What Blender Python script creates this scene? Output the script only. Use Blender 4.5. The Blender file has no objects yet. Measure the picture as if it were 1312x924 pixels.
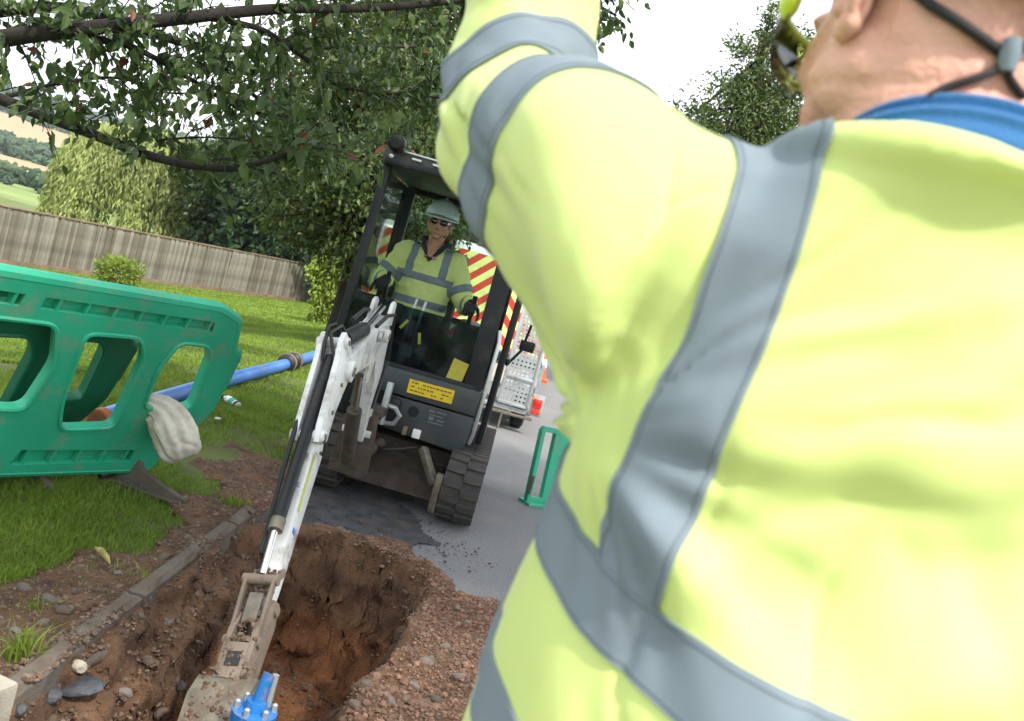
import bpy, bmesh, math, random
import numpy as np
from mathutils import Vector, Matrix, noise as mnoise
from mathutils.bvhtree import BVHTree

random.seed(7)
RNG = np.random.default_rng(11)
scene = bpy.context.scene
COL = scene.collection
R = math.radians

# ------------------------------------------------------------------ camera
EYE = 1.45; FPX = 1136.0; PITCH = math.atan(80 / FPX); ROLL = R(16)
CAM = Vector((0, 0, EYE))
FWD = Vector((0, math.cos(PITCH), -math.sin(PITCH)))
RT = Vector((1, 0, 0))
UP = Vector((0, math.sin(PITCH), math.cos(PITCH)))
cd = bpy.data.cameras.new('camera')
cam = bpy.data.objects.new('camera', cd)
COL.objects.link(cam)
cr = RT * math.cos(ROLL) + UP * math.sin(ROLL)
cu = -RT * math.sin(ROLL) + UP * math.cos(ROLL)
mw = Matrix((cr, cu, -FWD)).transposed().to_4x4()
mw.translation = CAM
cam.matrix_world = mw
cd.sensor_width = 36
cd.lens = 36 * FPX / 1312
cd.clip_start = 0.02
cd.clip_end = 6000
cd.dof.use_dof = True
cd.dof.focus_distance = 4.6
cd.dof.aperture_fstop = 7.0
scene.camera = cam

# ------------------------------------------------------------------ sky and sun
SUN_ELEV = R(52); SUN_AZ = R(140)          # azimuth clockwise from +Y (north): behind and right of the camera
world = bpy.data.worlds.new('World'); scene.world = world
world.use_nodes = True
wn = world.node_tree.nodes; wl = world.node_tree.links
wn.clear()
sky = wn.new('ShaderNodeTexSky'); sky.sky_type = 'NISHITA'; sky.sun_disc = False
sky.sun_elevation = SUN_ELEV; sky.sun_rotation = SUN_AZ
sky.air_density = 1.0; sky.dust_density = 2.0
tc = wn.new('ShaderNodeTexCoord')
mp = wn.new('ShaderNodeMapping'); mp.inputs['Scale'].default_value = (1.3, 1.3, 3.0)
cn = wn.new('ShaderNodeTexNoise'); cn.inputs['Scale'].default_value = 1.7; cn.inputs['Detail'].default_value = 7
cr_ = wn.new('ShaderNodeValToRGB')
cr_.color_ramp.elements[0].position = 0.28; cr_.color_ramp.elements[0].color = (.35, .35, .35, 1)
cr_.color_ramp.elements[1].position = 0.55; cr_.color_ramp.elements[1].color = (1, 1, 1, 1)
cm = wn.new('ShaderNodeMixRGB'); cm.inputs[2].default_value = (8.2, 8.5, 8.9, 1)
bg = wn.new('ShaderNodeBackground'); bg.inputs['Strength'].default_value = 0.135
wo = wn.new('ShaderNodeOutputWorld')
wl.new(tc.outputs['Generated'], mp.inputs['Vector']); wl.new(mp.outputs[0], cn.inputs['Vector'])
wl.new(cn.outputs['Fac'], cr_.inputs['Fac']); wl.new(cr_.outputs['Color'], cm.inputs['Fac'])
wl.new(sky.outputs['Color'], cm.inputs[1]); wl.new(cm.outputs[0], bg.inputs['Color'])
wl.new(bg.outputs[0], wo.inputs['Surface'])

sd = bpy.data.lights.new('sun', 'SUN'); sd.energy = 3.5; sd.angle = R(3.0); sd.color = (1.0, .95, .86)
sun = bpy.data.objects.new('sun', sd); COL.objects.link(sun)
sdir = Vector((math.sin(SUN_AZ) * math.cos(SUN_ELEV), math.cos(SUN_AZ) * math.cos(SUN_ELEV), math.sin(SUN_ELEV)))
sun.rotation_euler = sdir.to_track_quat('Z', 'Y').to_euler()
sun.location = (8, -8, 14)

vs = scene.view_settings
vs.view_transform = 'Standard'; vs.look = 'None'; vs.gamma = 1; vs.use_curve_mapping = False
vs.exposure = 0.82
scene.cycles.max_bounces = 6
scene.cycles.diffuse_bounces = 3
scene.cycles.volume_bounces = 0
scene.cycles.transparent_max_bounces = 10

# ------------------------------------------------------------------ helpers
def ray(x, y):
    dx = x - 656; dy = y - 462; c = math.cos(ROLL); s = math.sin(ROLL)
    return FWD + RT * ((dx * c + dy * s) / FPX) + UP * ((dx * s - dy * c) / FPX)
def P(x, y, d): return CAM + ray(x, y) * d
def Q(a, b, d): return CAM + (FWD + RT * (a / FPX) + UP * (b / FPX)) * d
def G(x, y, z=0.0):
    v = ray(x, y); return CAM + v * ((z - EYE) / v.z)

def hash3(ix, iy, iz):
    h = (ix * 374761393 + iy * 668265263 + iz * 1442695041) & 0xffffffff
    h = ((h ^ (h >> 13)) * 1274126177) & 0xffffffff
    return ((h ^ (h >> 16)) & 0xffff) / 65535.0
def vnoise(p):
    p = np.asarray(p, float); i = np.floor(p).astype(np.int64); f = p - i
    f = f * f * (3 - 2 * f); o = 0
    for a in (0, 1):
        wx = f[:, 0] if a else 1 - f[:, 0]
        for b in (0, 1):
            wy = f[:, 1] if b else 1 - f[:, 1]
            for c in (0, 1):
                wz = f[:, 2] if c else 1 - f[:, 2]
                o = o + wx * wy * wz * hash3(i[:, 0] + a, i[:, 1] + b, i[:, 2] + c)
    return o * 2 - 1
def fbm(p, scale=1.0, octv=4, gain=.5):
    p = np.asarray(p, float) * scale; o = 0; a = 1
    for k in range(octv):
        o = o + a * vnoise(p + 17.3 * k); p = p * 2.03; a *= gain
    return o
def sstep(a, b, x):
    t = np.clip((x - a) / (b - a), 0, 1); return t * t * (3 - 2 * t)

def fast_mesh(name, verts, groups, smooth=False):
    """groups: list of int arrays (n, k) of faces"""
    me = bpy.data.meshes.new(name)
    verts = np.asarray(verts, np.float32)
    me.vertices.add(len(verts)); me.vertices.foreach_set('co', verts.ravel())
    loops = np.concatenate([np.asarray(g, np.int32).ravel() for g in groups])
    tot = np.concatenate([np.full(len(g), np.asarray(g).shape[1], np.int32) for g in groups])
    start = np.concatenate([[0], np.cumsum(tot)[:-1]]).astype(np.int32)
    me.loops.add(len(loops)); me.loops.foreach_set('vertex_index', loops)
    me.polygons.add(len(tot)); me.polygons.foreach_set('loop_start', start)
    me.polygons.foreach_set('loop_total', tot)
    me.polygons.foreach_set('use_smooth', np.full(len(tot), smooth))
    me.update(calc_edges=True); me.validate()
    return me

def link(name, me, mat=None, parent=None):
    o = bpy.data.objects.new(name, me); COL.objects.link(o)
    if mat is not None and me is not None:
        me.materials.clear(); me.materials.append(mat)
    if parent is not None: o.parent = parent
    return o
def tag(o, label=None, cat=None, group=None, kind=None):
    if label: o['label'] = label
    if cat: o['category'] = cat
    if group: o['group'] = group
    if kind: o['kind'] = kind
    return o
def thing(name, label, cat, loc=(0, 0, 0), rz=0, group=None):
    o = bpy.data.objects.new(name, None); COL.objects.link(o)
    o.location = loc; o.rotation_euler = (0, 0, rz); o.empty_display_size = .1
    return tag(o, label, cat, group)
def world_loc(o):
    v = Vector((0, 0, 0))
    while o is not None:
        v += o.location; o = o.parent
    return v

def basis(d, hint=Vector((0, 0, 1))):
    d = Vector(d).normalized()
    if abs(d.dot(hint)) > .97: hint = Vector((0, 1, 0)) if abs(d.y) < .9 else Vector((1, 0, 0))
    u = hint.cross(d).normalized(); v = d.cross(u).normalized()
    return u, v, d

class MB:
    """collects shapes in world coordinates; build() links them as one mesh"""
    def __init__(s): s.v = []; s.f = []
    def add(s, vs_, fs):
        n = len(s.v); s.v += [tuple(p) for p in vs_]; s.f += [tuple(i + n for i in f) for f in fs]; return s
    def box(s, c, size, rot=None, bev=0.0):
        c = Vector(c); hx, hy, hz = (q / 2 for q in size)
        M = rot if rot is not None else Matrix.Identity(3)
        if bev <= 0:
            pts = [c + M @ Vector((x, y, z)) for x in (-hx, hx) for y in (-hy, hy) for z in (-hz, hz)]
            return s.add(pts, [(0, 1, 3, 2), (4, 6, 7, 5), (0, 4, 5, 1), (2, 3, 7, 6), (0, 2, 6, 4), (1, 5, 7, 3)])
        bm = bmesh.new(); bmesh.ops.create_cube(bm, size=1)
        for v in bm.verts: v.co = Vector((v.co.x * size[0], v.co.y * size[1], v.co.z * size[2]))
        bmesh.ops.bevel(bm, geom=bm.edges[:], offset=min(bev, min(size) * .45), segments=2, profile=.6, affect='EDGES')
        bm.verts.index_update()
        s.add([c + M @ v.co for v in bm.verts], [[v.index for v in f.verts] for f in bm.faces]); bm.free(); return s
    def tube(s, path, rad, n=8, cap=True, sx=1.0):
        path = [Vector(p) for p in path]
        if not hasattr(rad, '__len__'): rad = [rad] * len(path)
        rings = []; u = None
        for i, p in enumerate(path):
            d = (path[min(i + 1, len(path) - 1)] - path[max(i - 1, 0)]).normalized()
            if u is None: u, v, _ = basis(d)
            else:
                u = (u - d * u.dot(d)).normalized(); v = d.cross(u)
            rings.append([p + (u * math.cos(a) * sx + v * math.sin(a)) * rad[i] for a in (2 * math.pi * k / n for k in range(n))])
        vs_ = [q for r in rings for q in r]; fs = []
        for i in range(len(path) - 1):
            for k in range(n):
                a = i * n + k; b = i * n + (k + 1) % n
                fs.append((a, b, b + n, a + n))
        if cap: fs.append(tuple(range(n))[::-1]); fs.append(tuple((len(path) - 1) * n + k for k in range(n)))
        return s.add(vs_, fs)
    def cyl(s, a, b, r, n=14, r2=None): return s.tube([a, b], [r, r if r2 is None else r2], n)
    def bar(s, a, b, w, h, hint=Vector((0, 0, 1)), bev=0):
        a = Vector(a); b = Vector(b); d = b - a; u, v, d_ = basis(d, hint)
        return s.box((a + b) / 2, (w, h, d.length), Matrix((u, v, d_)).transposed(), bev)
    def prism(s, pts, o, ex, ey, ez, t0, t1):
        """2D outline pts in (ex, ey), extruded along ez from t0 to t1"""
        o = Vector(o); ex = Vector(ex); ey = Vector(ey); ez = Vector(ez); n = len(pts)
        vs_ = [o + ex * a + ey * b + ez * t0 for a, b in pts] + [o + ex * a + ey * b + ez * t1 for a, b in pts]
        fs = [tuple(range(n))[::-1], tuple(range(n, 2 * n))]
        fs += [(k, (k + 1) % n, n + (k + 1) % n, n + k) for k in range(n)]
        return s.add(vs_, fs)
    def lathe(s, prof, o, ax=(0, 0, 1), n=20, hint=Vector((0, 1, 0))):
        o = Vector(o); u, v, d = basis(ax, hint); vs_ = []; fs = []
        for r, h in prof:
            for k in range(n):
                a = 2 * math.pi * k / n; vs_.append(o + d * h + (u * math.cos(a) + v * math.sin(a)) * r)
        for i in range(len(prof) - 1):
            for k in range(n):
                a = i * n + k; b = i * n + (k + 1) % n
                fs.append((a, b, b + n, a + n))
        fs.append(tuple(range(n))[::-1]); fs.append(tuple((len(prof) - 1) * n + k for k in range(n)))
        return s.add(vs_, fs)
    def ball(s, c, r, n=12, m=8, rot=None):
        c = Vector(c); r = Vector(r) if hasattr(r, '__len__') else Vector((r, r, r)); M = rot or Matrix.Identity(3)
        vs_ = []; fs = []
        for i in range(m + 1):
            t = math.pi * i / m
            for k in range(n):
                a = 2 * math.pi * k / n
                vs_.append(c + M @ Vector((r.x * math.sin(t) * math.cos(a), r.y * math.sin(t) * math.sin(a), r.z * math.cos(t))))
        for i in range(m):
            for k in range(n):
                a = i * n + k; b = i * n + (k + 1) % n
                fs.append((a, a + n, b + n, b))
        return s.add(vs_, fs)
    def mesh(s, name, off=Vector((0, 0, 0)), smooth=False, bevel=0, weld=False):
        bm = bmesh.new(); vv = [bm.verts.new(Vector(p) - off) for p in s.v]
        for f in s.f:
            try: bm.faces.new([vv[i] for i in f])
            except ValueError: pass
        bmesh.ops.remove_doubles(bm, verts=bm.verts[:], dist=1e-5)
        bmesh.ops.dissolve_degenerate(bm, dist=1e-6, edges=bm.edges[:])
        bmesh.ops.recalc_face_normals(bm, faces=bm.faces[:])
        if bevel:
            es = [e for e in bm.edges if len(e.link_faces) == 2 and e.calc_face_angle(0) > .6]
            bmesh.ops.bevel(bm, geom=es, offset=bevel, segments=2, profile=.6, affect='EDGES', clamp_overlap=True)
        me = bpy.data.meshes.new(name); bm.to_mesh(me); bm.free()
        if smooth:
            me.polygons.foreach_set('use_smooth', np.ones(len(me.polygons), bool))
            try: me.set_sharp_from_angle(angle=R(38))
            except Exception: pass
        return me
    def build(s, name, mat, parent=None, smooth=True, bevel=0):
        off = world_loc(parent) if parent is not None else Vector((0, 0, 0))
        return link(name, s.mesh(name, off, smooth, bevel), mat, parent)

def voxel(mb, vox, smooth_it, fac=.5):
    """union of the shapes in mb as one smooth closed surface (world coordinates)"""
    me = mb.mesh('tmp'); o = bpy.data.objects.new('tmp', me); COL.objects.link(o)
    m = o.modifiers.new('r', 'REMESH'); m.mode = 'VOXEL'; m.voxel_size = vox
    if smooth_it:
        m2 = o.modifiers.new('s', 'SMOOTH'); m2.factor = fac; m2.iterations = smooth_it
    dg = bpy.context.evaluated_depsgraph_get(); dg.update()
    out = bpy.data.meshes.new_from_object(o.evaluated_get(dg))
    bpy.data.objects.remove(o); bpy.data.meshes.remove(me)
    out.polygons.foreach_set('use_smooth', np.ones(len(out.polygons), bool))
    return out
def co_of(me):
    a = np.empty(len(me.vertices) * 3, np.float32); me.vertices.foreach_get('co', a); return a.reshape(-1, 3).astype(float)
def no_of(me):
    a = np.empty(len(me.vertices) * 3, np.float32); me.vertices.foreach_get('normal', a); return a.reshape(-1, 3).astype(float)
def set_co(me, c):
    me.vertices.foreach_set('co', np.asarray(c, np.float32).ravel()); me.update()
def slab(me, planes, keep=None):
    """copy of the faces of me on the inner side of every (point, normal) plane"""
    bm = bmesh.new(); bm.from_mesh(me)
    for p, n in planes:
        bmesh.ops.bisect_plane(bm, geom=bm.verts[:] + bm.edges[:] + bm.faces[:], plane_co=p, plane_no=n, clear_outer=True)
    if keep:
        dl = [f for f in bm.faces if not keep(f.calc_center_median())]
        bmesh.ops.delete(bm, geom=dl, context='FACES')
    out = bpy.data.meshes.new('slab'); bm.to_mesh(out); bm.free()
    out.polygons.foreach_set('use_smooth', np.ones(len(out.polygons), bool))
    return out
def thicken(me, t0, t1):
    """turn an open sheet into a closed layer from t0 to t1 along its normals"""
    bm = bmesh.new(); bm.from_mesh(me); bm.normal_update()
    nn = {v: v.normal.copy() for v in bm.verts}
    for v in bm.verts: v.co += nn[v] * t1
    bnd = [e for e in bm.edges if e.is_boundary]
    r = bmesh.ops.extrude_edge_only(bm, edges=bnd)
    nv = [g for g in r['geom'] if isinstance(g, bmesh.types.BMVert)]
    for v in nv:
        best = None
        for e in v.link_edges:
            w = e.other_vert(v)
            if w in nn: best = w; break
        if best is not None: v.co -= nn[best] * (t1 - t0)
    bm.to_mesh(me); bm.free(); me.update()
    return me

# ------------------------------------------------------------------ materials
MATS = {}
def mat(name, col, rough=.6, metal=0.0, var=.15, scale=6.0, bump=0.0, bscale=80.0, spec=.5,
        dirt=None, dscale=3.0, damt=.5, coat=0.0, sheen=0.0, trans=0.0, island=0.0, tint=None, objrand=False):
    m = bpy.data.materials.new(name); m.use_nodes = True
    nt = m.node_tree; N = nt.nodes; L = nt.links
    b = N['Principled BSDF']
    b.inputs['Roughness'].default_value = rough; b.inputs['Metallic'].default_value = metal
    b.inputs['Specular IOR Level'].default_value = spec
    b.inputs['Coat Weight'].default_value = coat; b.inputs['Sheen Weight'].default_value = sheen
    t = N.new('ShaderNodeTexCoord')
    n1 = N.new('ShaderNodeTexNoise'); n1.inputs['Scale'].default_value = scale; n1.inputs['Detail'].default_value = 6
    L.new(t.outputs['Object'], n1.inputs['Vector'])
    rp = N.new('ShaderNodeMapRange'); rp.inputs[1].default_value = .3; rp.inputs[2].default_value = .7
    rp.inputs[3].default_value = 1 - var; rp.inputs[4].default_value = 1 + var
    L.new(n1.outputs['Fac'], rp.inputs[0])
    mul = N.new('ShaderNodeVectorMath'); mul.operation = 'SCALE'
    if island or tint is not None:
        g = N.new('ShaderNodeNewGeometry')
        mx = N.new('ShaderNodeMixRGB'); mx.inputs[1].default_value = (*col, 1); mx.inputs[2].default_value = (*(tint or col), 1)
        oi = N.new('ShaderNodeObjectInfo')
        L.new(oi.outputs['Random'] if objrand else g.outputs['Random Per Island'], mx.inputs['Fac'])
        L.new(mx.outputs[0], mul.inputs[0])
    else: mul.inputs[0].default_value = col
    L.new(rp.outputs[0], mul.inputs['Scale'])
    out = mul.outputs[0]
    if dirt is not None:
        n2 = N.new('ShaderNodeTexNoise'); n2.inputs['Scale'].default_value = dscale; n2.inputs['Detail'].default_value = 9
        n2.inputs['Roughness'].default_value = .65
        L.new(t.outputs['Object'], n2.inputs['Vector'])
        r2 = N.new('ShaderNodeMapRange'); r2.inputs[1].default_value = .62 - damt * .3; r2.inputs[2].default_value = .72
        r2.inputs[3].default_value = 0; r2.inputs[4].default_value = .9
        L.new(n2.outputs['Fac'], r2.inputs[0])
        mx2 = N.new('ShaderNodeMixRGB'); mx2.inputs[2].default_value = (*dirt, 1)
        L.new(r2.outputs[0], mx2.inputs['Fac']); L.new(out, mx2.inputs[1]); out = mx2.outputs[0]
    L.new(out, b.inputs['Base Color'])
    if bump:
        n3 = N.new('ShaderNodeTexNoise'); n3.inputs['Scale'].default_value = bscale; n3.inputs['Detail'].default_value = 5
        L.new(t.outputs['Object'], n3.inputs['Vector'])
        bp = N.new('ShaderNodeBump'); bp.inputs['Strength'].default_value = bump; bp.inputs['Distance'].default_value = .01
        L.new(n3.outputs['Fac'], bp.inputs['Height']); L.new(bp.outputs[0], b.inputs['Normal'])
    if trans:
        tr = N.new('ShaderNodeBsdfTranslucent'); ms = N.new('ShaderNodeMixShader'); ms.inputs[0].default_value = trans
        L.new(out, tr.inputs['Color']); L.new(b.outputs[0], ms.inputs[1]); L.new(tr.outputs[0], ms.inputs[2])
        L.new(ms.outputs[0], N['Material Output'].inputs['Surface'])
    MATS[name] = m
    return m
def glass(name, col, alpha_mix, rough=.03, ior=1.5, film=(.25, .23, .18), famt=.3):
    """thin sheet of tinted glass: reflects and lets light through"""
    m = bpy.data.materials.new(name); m.use_nodes = True
    N = m.node_tree.nodes; L = m.node_tree.links; N.remove(N['Principled BSDF'])
    tr = N.new('ShaderNodeBsdfTransparent'); tr.inputs['Color'].default_value = (*col, 1)
    gl = N.new('ShaderNodeBsdfGlossy'); gl.inputs['Roughness'].default_value = rough
    di = N.new('ShaderNodeBsdfDiffuse'); di.inputs['Color'].default_value = (*film, 1)
    t = N.new('ShaderNodeTexCoord'); n = N.new('ShaderNodeTexNoise'); n.inputs['Scale'].default_value = 9; n.inputs['Detail'].default_value = 8
    rr = N.new('ShaderNodeMapRange'); rr.inputs[1].default_value = .45; rr.inputs[2].default_value = .8; rr.inputs[3].default_value = .01; rr.inputs[4].default_value = famt
    L.new(t.outputs['Object'], n.inputs['Vector']); L.new(n.outputs['Fac'], rr.inputs[0])
    fr = N.new('ShaderNodeFresnel'); fr.inputs['IOR'].default_value = ior
    ad = N.new('ShaderNodeMath'); ad.operation = 'ADD'; ad.inputs[1].default_value = alpha_mix
    L.new(fr.outputs[0], ad.inputs[0])
    a = N.new('ShaderNodeMixShader'); b = N.new('ShaderNodeMixShader')
    L.new(ad.outputs[0], a.inputs[0]); L.new(tr.outputs[0], a.inputs[1]); L.new(gl.outputs[0], a.inputs[2])
    L.new(rr.outputs[0], b.inputs[0]); L.new(a.outputs[0], b.inputs[1]); L.new(di.outputs[0], b.inputs[2])
    L.new(b.outputs[0], N['Material Output'].inputs['Surface'])
    return m

M_grass = mat('lawn', (.10, .135, .022), .9, var=.35, scale=3.0, bump=.6, bscale=220, dirt=(.10, .075, .04), dscale=2.2, damt=.5)
M_blade = mat('grass_blade', (.14, .24, .025), .6, var=.25, scale=1.2, tint=(.26, .35, .06), trans=.4, spec=.25)
M_field = mat('meadow', (.16, .22, .05), .9, var=.25, scale=.05)
M_straw = mat('stubble_field', (.36, .235, .12), .9, var=.08, scale=.03)
M_hill = mat('hillside', (.07, .12, .05), .9, var=.3, scale=.02)
M_wood_far = mat('far_wood', (.035, .07, .035), .9, var=.35, scale=.08, tint=(.06, .10, .04))
M_asphalt = mat('asphalt', (.195, .195, .195), .85, var=.34, scale=110, bump=.8, bscale=260, dirt=(.27, .25, .23), dscale=1.1, damt=.3)
M_tarmac = mat('dark_tarmac', (.055, .058, .062), .9, var=.35, scale=9, bump=1.0, bscale=160, dirt=(.12, .085, .055), dscale=4, damt=.35)
M_soil = mat('soil', (.095, .052, .027), .95, var=.6, scale=7, bump=1.0, bscale=95, dirt=(.135, .072, .038), dscale=4, damt=.5)
M_clod = mat('soil_clod', (.085, .048, .028), .95, var=.35, scale=30, tint=(.20, .145, .105), bump=.4, bscale=200)
def strata(m, z0, z1, top, low):
    # the cut shows two beds of ground: greyer made ground over orange-brown subsoil
    N = m.node_tree.nodes; L = m.node_tree.links; b = N['Principled BSDF']; src = b.inputs['Base Color'].links[0].from_socket
    t = N.new('ShaderNodeTexCoord'); sx = N.new('ShaderNodeSeparateXYZ'); L.new(t.outputs['Object'], sx.inputs[0])
    n = N.new('ShaderNodeTexNoise'); n.inputs['Scale'].default_value = 3.5; n.inputs['Detail'].default_value = 6; L.new(t.outputs['Object'], n.inputs['Vector'])
    ad = N.new('ShaderNodeMath'); ad.operation = 'MULTIPLY_ADD'; ad.inputs[1].default_value = .35; L.new(n.outputs['Fac'], ad.inputs[0]); L.new(sx.outputs['Z'], ad.inputs[2])
    r = N.new('ShaderNodeMapRange'); r.inputs[1].default_value = z0 + .17; r.inputs[2].default_value = z1 + .17; L.new(ad.outputs[0], r.inputs[0])
    mx = N.new('ShaderNodeMixRGB'); mx.inputs[1].default_value = (*low, 1); mx.inputs[2].default_value = (*top, 1); L.new(r.outputs[0], mx.inputs['Fac'])
    mm = N.new('ShaderNodeMixRGB'); mm.blend_type = 'MULTIPLY'; mm.inputs['Fac'].default_value = 1
    L.new(src, mm.inputs[1]); L.new(mx.outputs[0], mm.inputs[2]); L.new(mm.outputs[0], b.inputs['Base Color'])
strata(M_soil, -.42, -.30, (1.15, 1.12, 1.1), (1.9, 1.45, 1.1))
M_gravel = mat('reddish_gravel', (.11, .058, .036), .9, var=.3, scale=40, tint=(.24, .14, .092))
M_stone = mat('stone', (.10, .075, .055), .9, var=.4, scale=14, bump=.8, bscale=60, tint=(.22, .19, .16), objrand=True, dirt=(.10, .06, .035), dscale=18, damt=.6)
M_kerb = mat('kerb_concrete', (.125, .108, .088), .9, var=.25, scale=9, bump=.6, bscale=70, dirt=(.11, .07, .042), dscale=5, damt=.75)
M_conc = mat('pale_concrete', (.44, .39, .31), .9, var=.15, scale=20, bump=.4, bscale=120)
M_slat = mat('weathered_board', (.12, .105, .075), .85, var=.35, scale=2.5, tint=(.23, .215, .175), bump=.3, bscale=40, objrand=True)
M_rail = mat('fence_rail', (.20, .14, .09), .85, var=.3, scale=3)
M_bark = mat('bark', (.017, .013, .010), .95, var=.4, scale=14, bump=.8, bscale=50)
M_leaf = mat('cherry_leaf', (.032, .068, .020), .45, var=.25, scale=2, tint=(.095, .145, .035), trans=.38, spec=.45)
M_leaf2 = mat('broad_leaf', (.032, .066, .016), .5, var=.35, scale=.8, tint=(.12, .155, .032), trans=.35)
M_red = mat('red_leaf', (.17, .045, .025), .5, var=.3, scale=4, tint=(.24, .10, .035), trans=.3)
M_willow = mat('willow_leaf', (.24, .30, .08), .6, var=.3, scale=.5, tint=(.36, .40, .14), trans=.3)
M_darkleaf = mat('dark_leaf', (.018, .045, .014), .5, var=.35, scale=.7, tint=(.045, .085, .03), trans=.25)
M_limeleaf = mat('lime_leaf', (.17, .25, .03), .55, var=.25, scale=3, tint=(.26, .33, .05), trans=.35)
M_conifer = mat('larch_needle', (.045, .085, .02), .6, var=.3, scale=1, tint=(.12, .16, .03), trans=.25)
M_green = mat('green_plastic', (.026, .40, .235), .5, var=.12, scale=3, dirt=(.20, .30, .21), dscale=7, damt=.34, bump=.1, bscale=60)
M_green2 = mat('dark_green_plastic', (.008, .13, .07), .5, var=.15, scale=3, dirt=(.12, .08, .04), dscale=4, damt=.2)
M_foot = mat('recycled_rubber', (.10, .088, .075), .85, var=.3, scale=8, dirt=(.15, .09, .05), dscale=5, damt=.6, bump=.4)
M_bluepipe = mat('blue_pipe', (.06, .19, .52), .4, var=.08, scale=4, dirt=(.20, .22, .24), dscale=3, damt=.1)
M_orange = mat('rusty_orange', (.34, .11, .03), .7, var=.3, scale=12)
M_black = mat('black_paint', (.010, .012, .014), .42, spec=.3, var=.3, scale=5, dirt=(.06, .055, .045), dscale=4, damt=.25)
M_grey = mat('charcoal_paint', (.035, .045, .05), .5, var=.25, scale=5, dirt=(.085, .075, .06), dscale=3.5, damt=.4)
M_white = mat('white_paint', (.66, .67, .66), .4, var=.08, scale=5, dirt=(.20, .16, .12), dscale=9, damt=.34, coat=.2)
M_muddy = mat('muddy_steel', (.075, .062, .048), .75, metal=.2, var=.4, scale=14, dirt=(.06, .04, .026), dscale=8, damt=.6, bump=.6, bscale=60)
M_rust = mat('worn_steel', (.18, .16, .125), .6, metal=.4, var=.3, scale=20, dirt=(.12, .075, .04), dscale=8, damt=.45, bump=.3)
M_pale = mat('dusty_link', (.19, .15, .112), .7, var=.25, scale=18, dirt=(.16, .10, .06), dscale=9, damt=.45, bump=.4)
M_chrome = mat('chrome', (.62, .62, .62), .2, metal=1.0, var=.05)
M_hose = mat('rubber_hose', (.012, .012, .012), .5, var=.2, scale=20)
M_rubber = mat('track_rubber', (.052, .049, .045), .85, var=.35, scale=9, dirt=(.085, .068, .05), dscale=6, damt=.5, bump=.5, bscale=50)
M_alu = mat('aluminium', (.52, .54, .55), .38, metal=.75, var=.1, scale=10, dirt=(.28, .26, .22), dscale=6, damt=.2)
M_galv = mat('galvanised', (.42, .44, .45), .5, metal=.6, var=.15, scale=15, dirt=(.2, .17, .13), dscale=5, damt=.3)
M_yellow = mat('yellow_sticker', (.70, .50, .015), .5, var=.06, dirt=(.3, .22, .05), dscale=12, damt=.2)
M_ink = mat('dark_print', (.05, .045, .03), .6)
M_print = mat('grey_print', (.13, .15, .155), .6)
M_vanwhite = mat('white_van_paint', (.75, .76, .77), .3, var=.03, coat=.4)
M_cy = mat('reflective_yellow', (.74, .76, .26), .45, var=.05)
M_cred = mat('reflective_red', (.55, .035, .02), .45, var=.08)
M_lampred = mat('red_lens', (.50, .02, .012), .2, var=.1, coat=.5)
M_lampor = mat('amber_lens', (.7, .22, .02), .2, var=.1, coat=.5)
M_conor = mat('cone_orange', (.80, .10, .02), .5, var=.08)
M_conwh = mat('cone_white', (.8, .8, .8), .4, var=.05)
M_glass = glass('clear_glass', (.80, .90, .86), .01, .03, 1.2)
M_tint = glass('tinted_glass', (.20, .31, .35), .0, .03, 1.25, (.10, .125, .13), .35)
M_lensdark = mat('dark_lens', (.006, .006, .007), .12, var=.05, coat=.6)
M_sack = mat('polythene_sack', (.58, .545, .47), .5, var=.12, scale=5, dirt=(.38, .30, .2), dscale=7, damt=.3, trans=.12, bump=.5, bscale=30)
M_skin = mat('skin', (.60, .325, .24), .5, var=.1, scale=14, dirt=(.60, .27, .21), dscale=11, damt=.55, bump=.3, bscale=190)
M_skin2 = mat('tanned_skin', (.42, .22, .14), .5, var=.1, scale=14)
M_hair = mat('short_brown_hair', (.10, .06, .04), .6, var=.3, scale=30, tint=(.20, .13, .09))
M_hiviz = mat('hi_vis_yellow', (.67, .78, .265), .6, var=.05, scale=4, sheen=.3, trans=.22, bump=.06, bscale=500, spec=.4)
M_tape = mat('reflective_tape', (.175, .215, .25), .78, spec=.2, metal=0, var=.05, scale=30, bump=.12, bscale=700)
M_stitch = mat('grey_thread', (.10, .125, .14), .8)
M_bluefab = mat('blue_fleece', (.010, .115, .31), .85, var=.12, scale=30, sheen=.3, bump=.25, bscale=400)
M_navy = mat('navy_cloth', (.012, .016, .026), .85, var=.2, scale=20)
M_trouser = mat('dark_trousers', (.018, .02, .026), .85, var=.25, scale=12)
M_glove = mat('black_glove', (.012, .012, .013), .7, var=.2, scale=30)
M_helmet = mat('pale_blue_helmet', (.48, .60, .63), .35, var=.05, coat=.3)
M_limeplastic = mat('lime_plastic', (.42, .56, .03), .35, var=.05, coat=.3)
M_lens = glass('yellow_lens', (.80, .82, .45), .04)
M_cord = mat('black_cord', (.010, .010, .011), .75, var=.2, scale=60)
M_seat = mat('seat_vinyl', (.03, .032, .034), .6, var=.2)
M_boot = mat('boot_leather', (.05, .035, .022), .7, var=.3)
M_blueenamel = mat('blue_enamel', (.010, .13, .38), .38, var=.12, scale=14, dirt=(.30, .20, .13), dscale=11, damt=.4, coat=.2)
M_twig = mat('dead_leaf', (.50, .42, .14), .7, var=.25, scale=20)
M_blackplastic = mat('black_plastic', (.012, .012, .013), .5, var=.2)
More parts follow.
